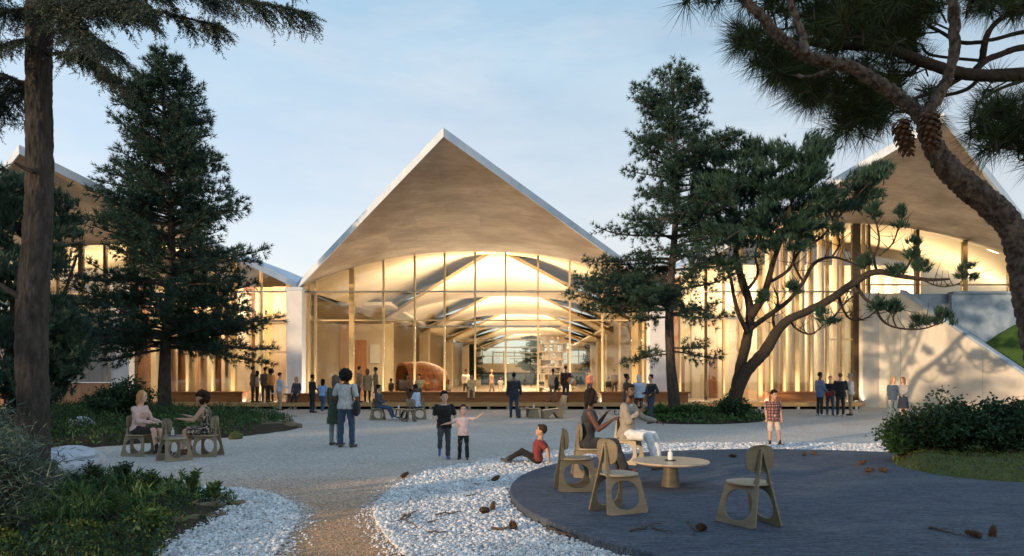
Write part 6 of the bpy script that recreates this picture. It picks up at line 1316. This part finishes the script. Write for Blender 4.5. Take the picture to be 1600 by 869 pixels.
for i, (z, h) in enumerate(lev):
    MB().box(-h, h, -h*.8, h*.8, z, z+.09).build('slab', 'sculpture', sc_)
    if i < len(lev)-1:
        z1 = lev[i+1][0]; hh = min(h, lev[i+1][1])*.92
        for k in range(9):
            x = -hh+2*hh*k/8+rs.uniform(-.05, .05); y = rs.choice((-1, 1))*hh*.7; w_ = rs.choice((.05, .07, .14)); MB().box(x-w_, x+w_, y-.06, y+.06, z+.09, z1).build('post', 'sculpture', sc_)
        for k in range(2): a, b = rs.uniform(-hh, hh), rs.uniform(-hh, hh); MB().beam((a, -hh*.76, z+.1), (b, -hh*.76, z1), .06, .06).build('brace', 'sculpture', sc_)
flush_remesh()
# ---------------------------------------------------------------- cones and twigs lying about
GC = 'fallen pine cones'
for i, (a, b, z, sz, lab) in enumerate(((757, 802, .02, .15, 'left cone of the pair lying on the white pebbles'), (770, 797, .02, .14, 'upright cone of the pair lying on the white pebbles'), (802, 827, .02, .15, 'cone beside a bark strip on the pebbles near the platform edge'), (774, 752, .02, .16, 'cone on the pebbles between platform and sitting boy'), (632, 746, .02, .15, 'lone cone at the outer edge of the white pebbles'),
        (1145, 715, PZ, .14, 'cone on the platform behind the table'), (1256, 712, PZ, .14, 'cone on the platform far edge, left of a pair'), (1272, 711, PZ, .13, 'smaller cone at the platform far edge'), (1347, 726, PZ, .15, 'cone on the platform nearest the grassy tuft'), (1358, 738, PZ, .15, 'middle cone near the mossy bed'), (1380, 738, PZ, .15, 'right cone near the mossy bed'),
        (1096, 830, PZ, .15, 'cone beside a twig at the front of the platform'), (1522, 840, PZ, .14, 'tipped cone at the lower right of the platform'), (1551, 838, PZ, .14, 'upright cone at the lower right of the platform'))):
    p = gnd(a, b, z); p.z += sz*.26; r_ = random.Random(i); pinecone(p, sz*.86, (R(r_.uniform(50, 110)), R(r_.uniform(-20, 20)), r_.uniform(0, 6)) if 'upright' not in lab else (R(10), 0, 1), lab, GC)
def twig(p, q, r0, lab, seed, fork=1):
    r = random.Random(seed); p = Vector(p); q = Vector(q); d = q-p; sd = Vector((-d.y, d.x, 0)); pts = [p.lerp(q, i/6)+sd*r.gauss(0, .04)+Vector((0, 0, abs(r.gauss(0, .012))+r0*.7)) for i in range(7)]; m = MB(); m.tube(pts, [r0*(1-.6*i/6) for i in range(7)], 7, jit=.15)
    for k in range(fork): c = pts[2+k*2]; m.tube([c, c+d*.22+sd*r.choice((-.25, .25))+Vector((0, 0, .015))], [r0*.6, r0*.25], 5)
    tag(m.build('twig', 'twig', None, True), lab, 'twig', 'fallen twigs')
for i, (a, b, c, d, z, r0, lab) in enumerate(((625, 812, 655, 800, .03, .010, 'crossed twig at the left of the pebbles'), (634, 806, 650, 828, .03, .010, 'twig lying across the crossed twig'), (680, 806, 722, 801, .03, .011, 'long thin twig in the middle of the pebbles'), (668, 834, 700, 833, .03, .011, 'short dark twig low on the pebbles'), (668, 818, 690, 812, .03, .009, 'small twig below the long thin twig'),
        (768, 829, 806, 828, .03, .018, 'bark strip beside the cone near the platform edge'), (852, 826, 900, 843, .03, .018, 'thick stick against the platform edge'), (728, 776, 748, 773, .03, .009, 'small twig on the upper pebbles'), (741, 757, 752, 758, .03, .008, 'tiny twig below the sitting boy'), (988, 832, 1040, 818, PZ, .011, 'long twig at the front of the platform'), (1020, 826, 1050, 834, PZ, .010, 'reddish twig crossing the long twig'), (1072, 818, 1090, 838, PZ, .006, 'thin stalk beside the front cone'),
        (1452, 826, 1490, 836, PZ, .013, 'dry needle bundle at the lower right of the platform'), (1490, 836, 1512, 840, PZ, .006, 'thin twig left of the lower right cones'), (1020, 735, 1045, 731, PZ, .030, 'curled bark piece under the table'), (1346, 742, 1370, 745, PZ, .010, 'dry twig below the cones near the mossy bed'), (1330, 728, 1345, 730, PZ, .010, 'dry twig left of the cones near the mossy bed'))):
    twig(gnd(a, b, z), gnd(c, d, z), r0, lab, i+40)
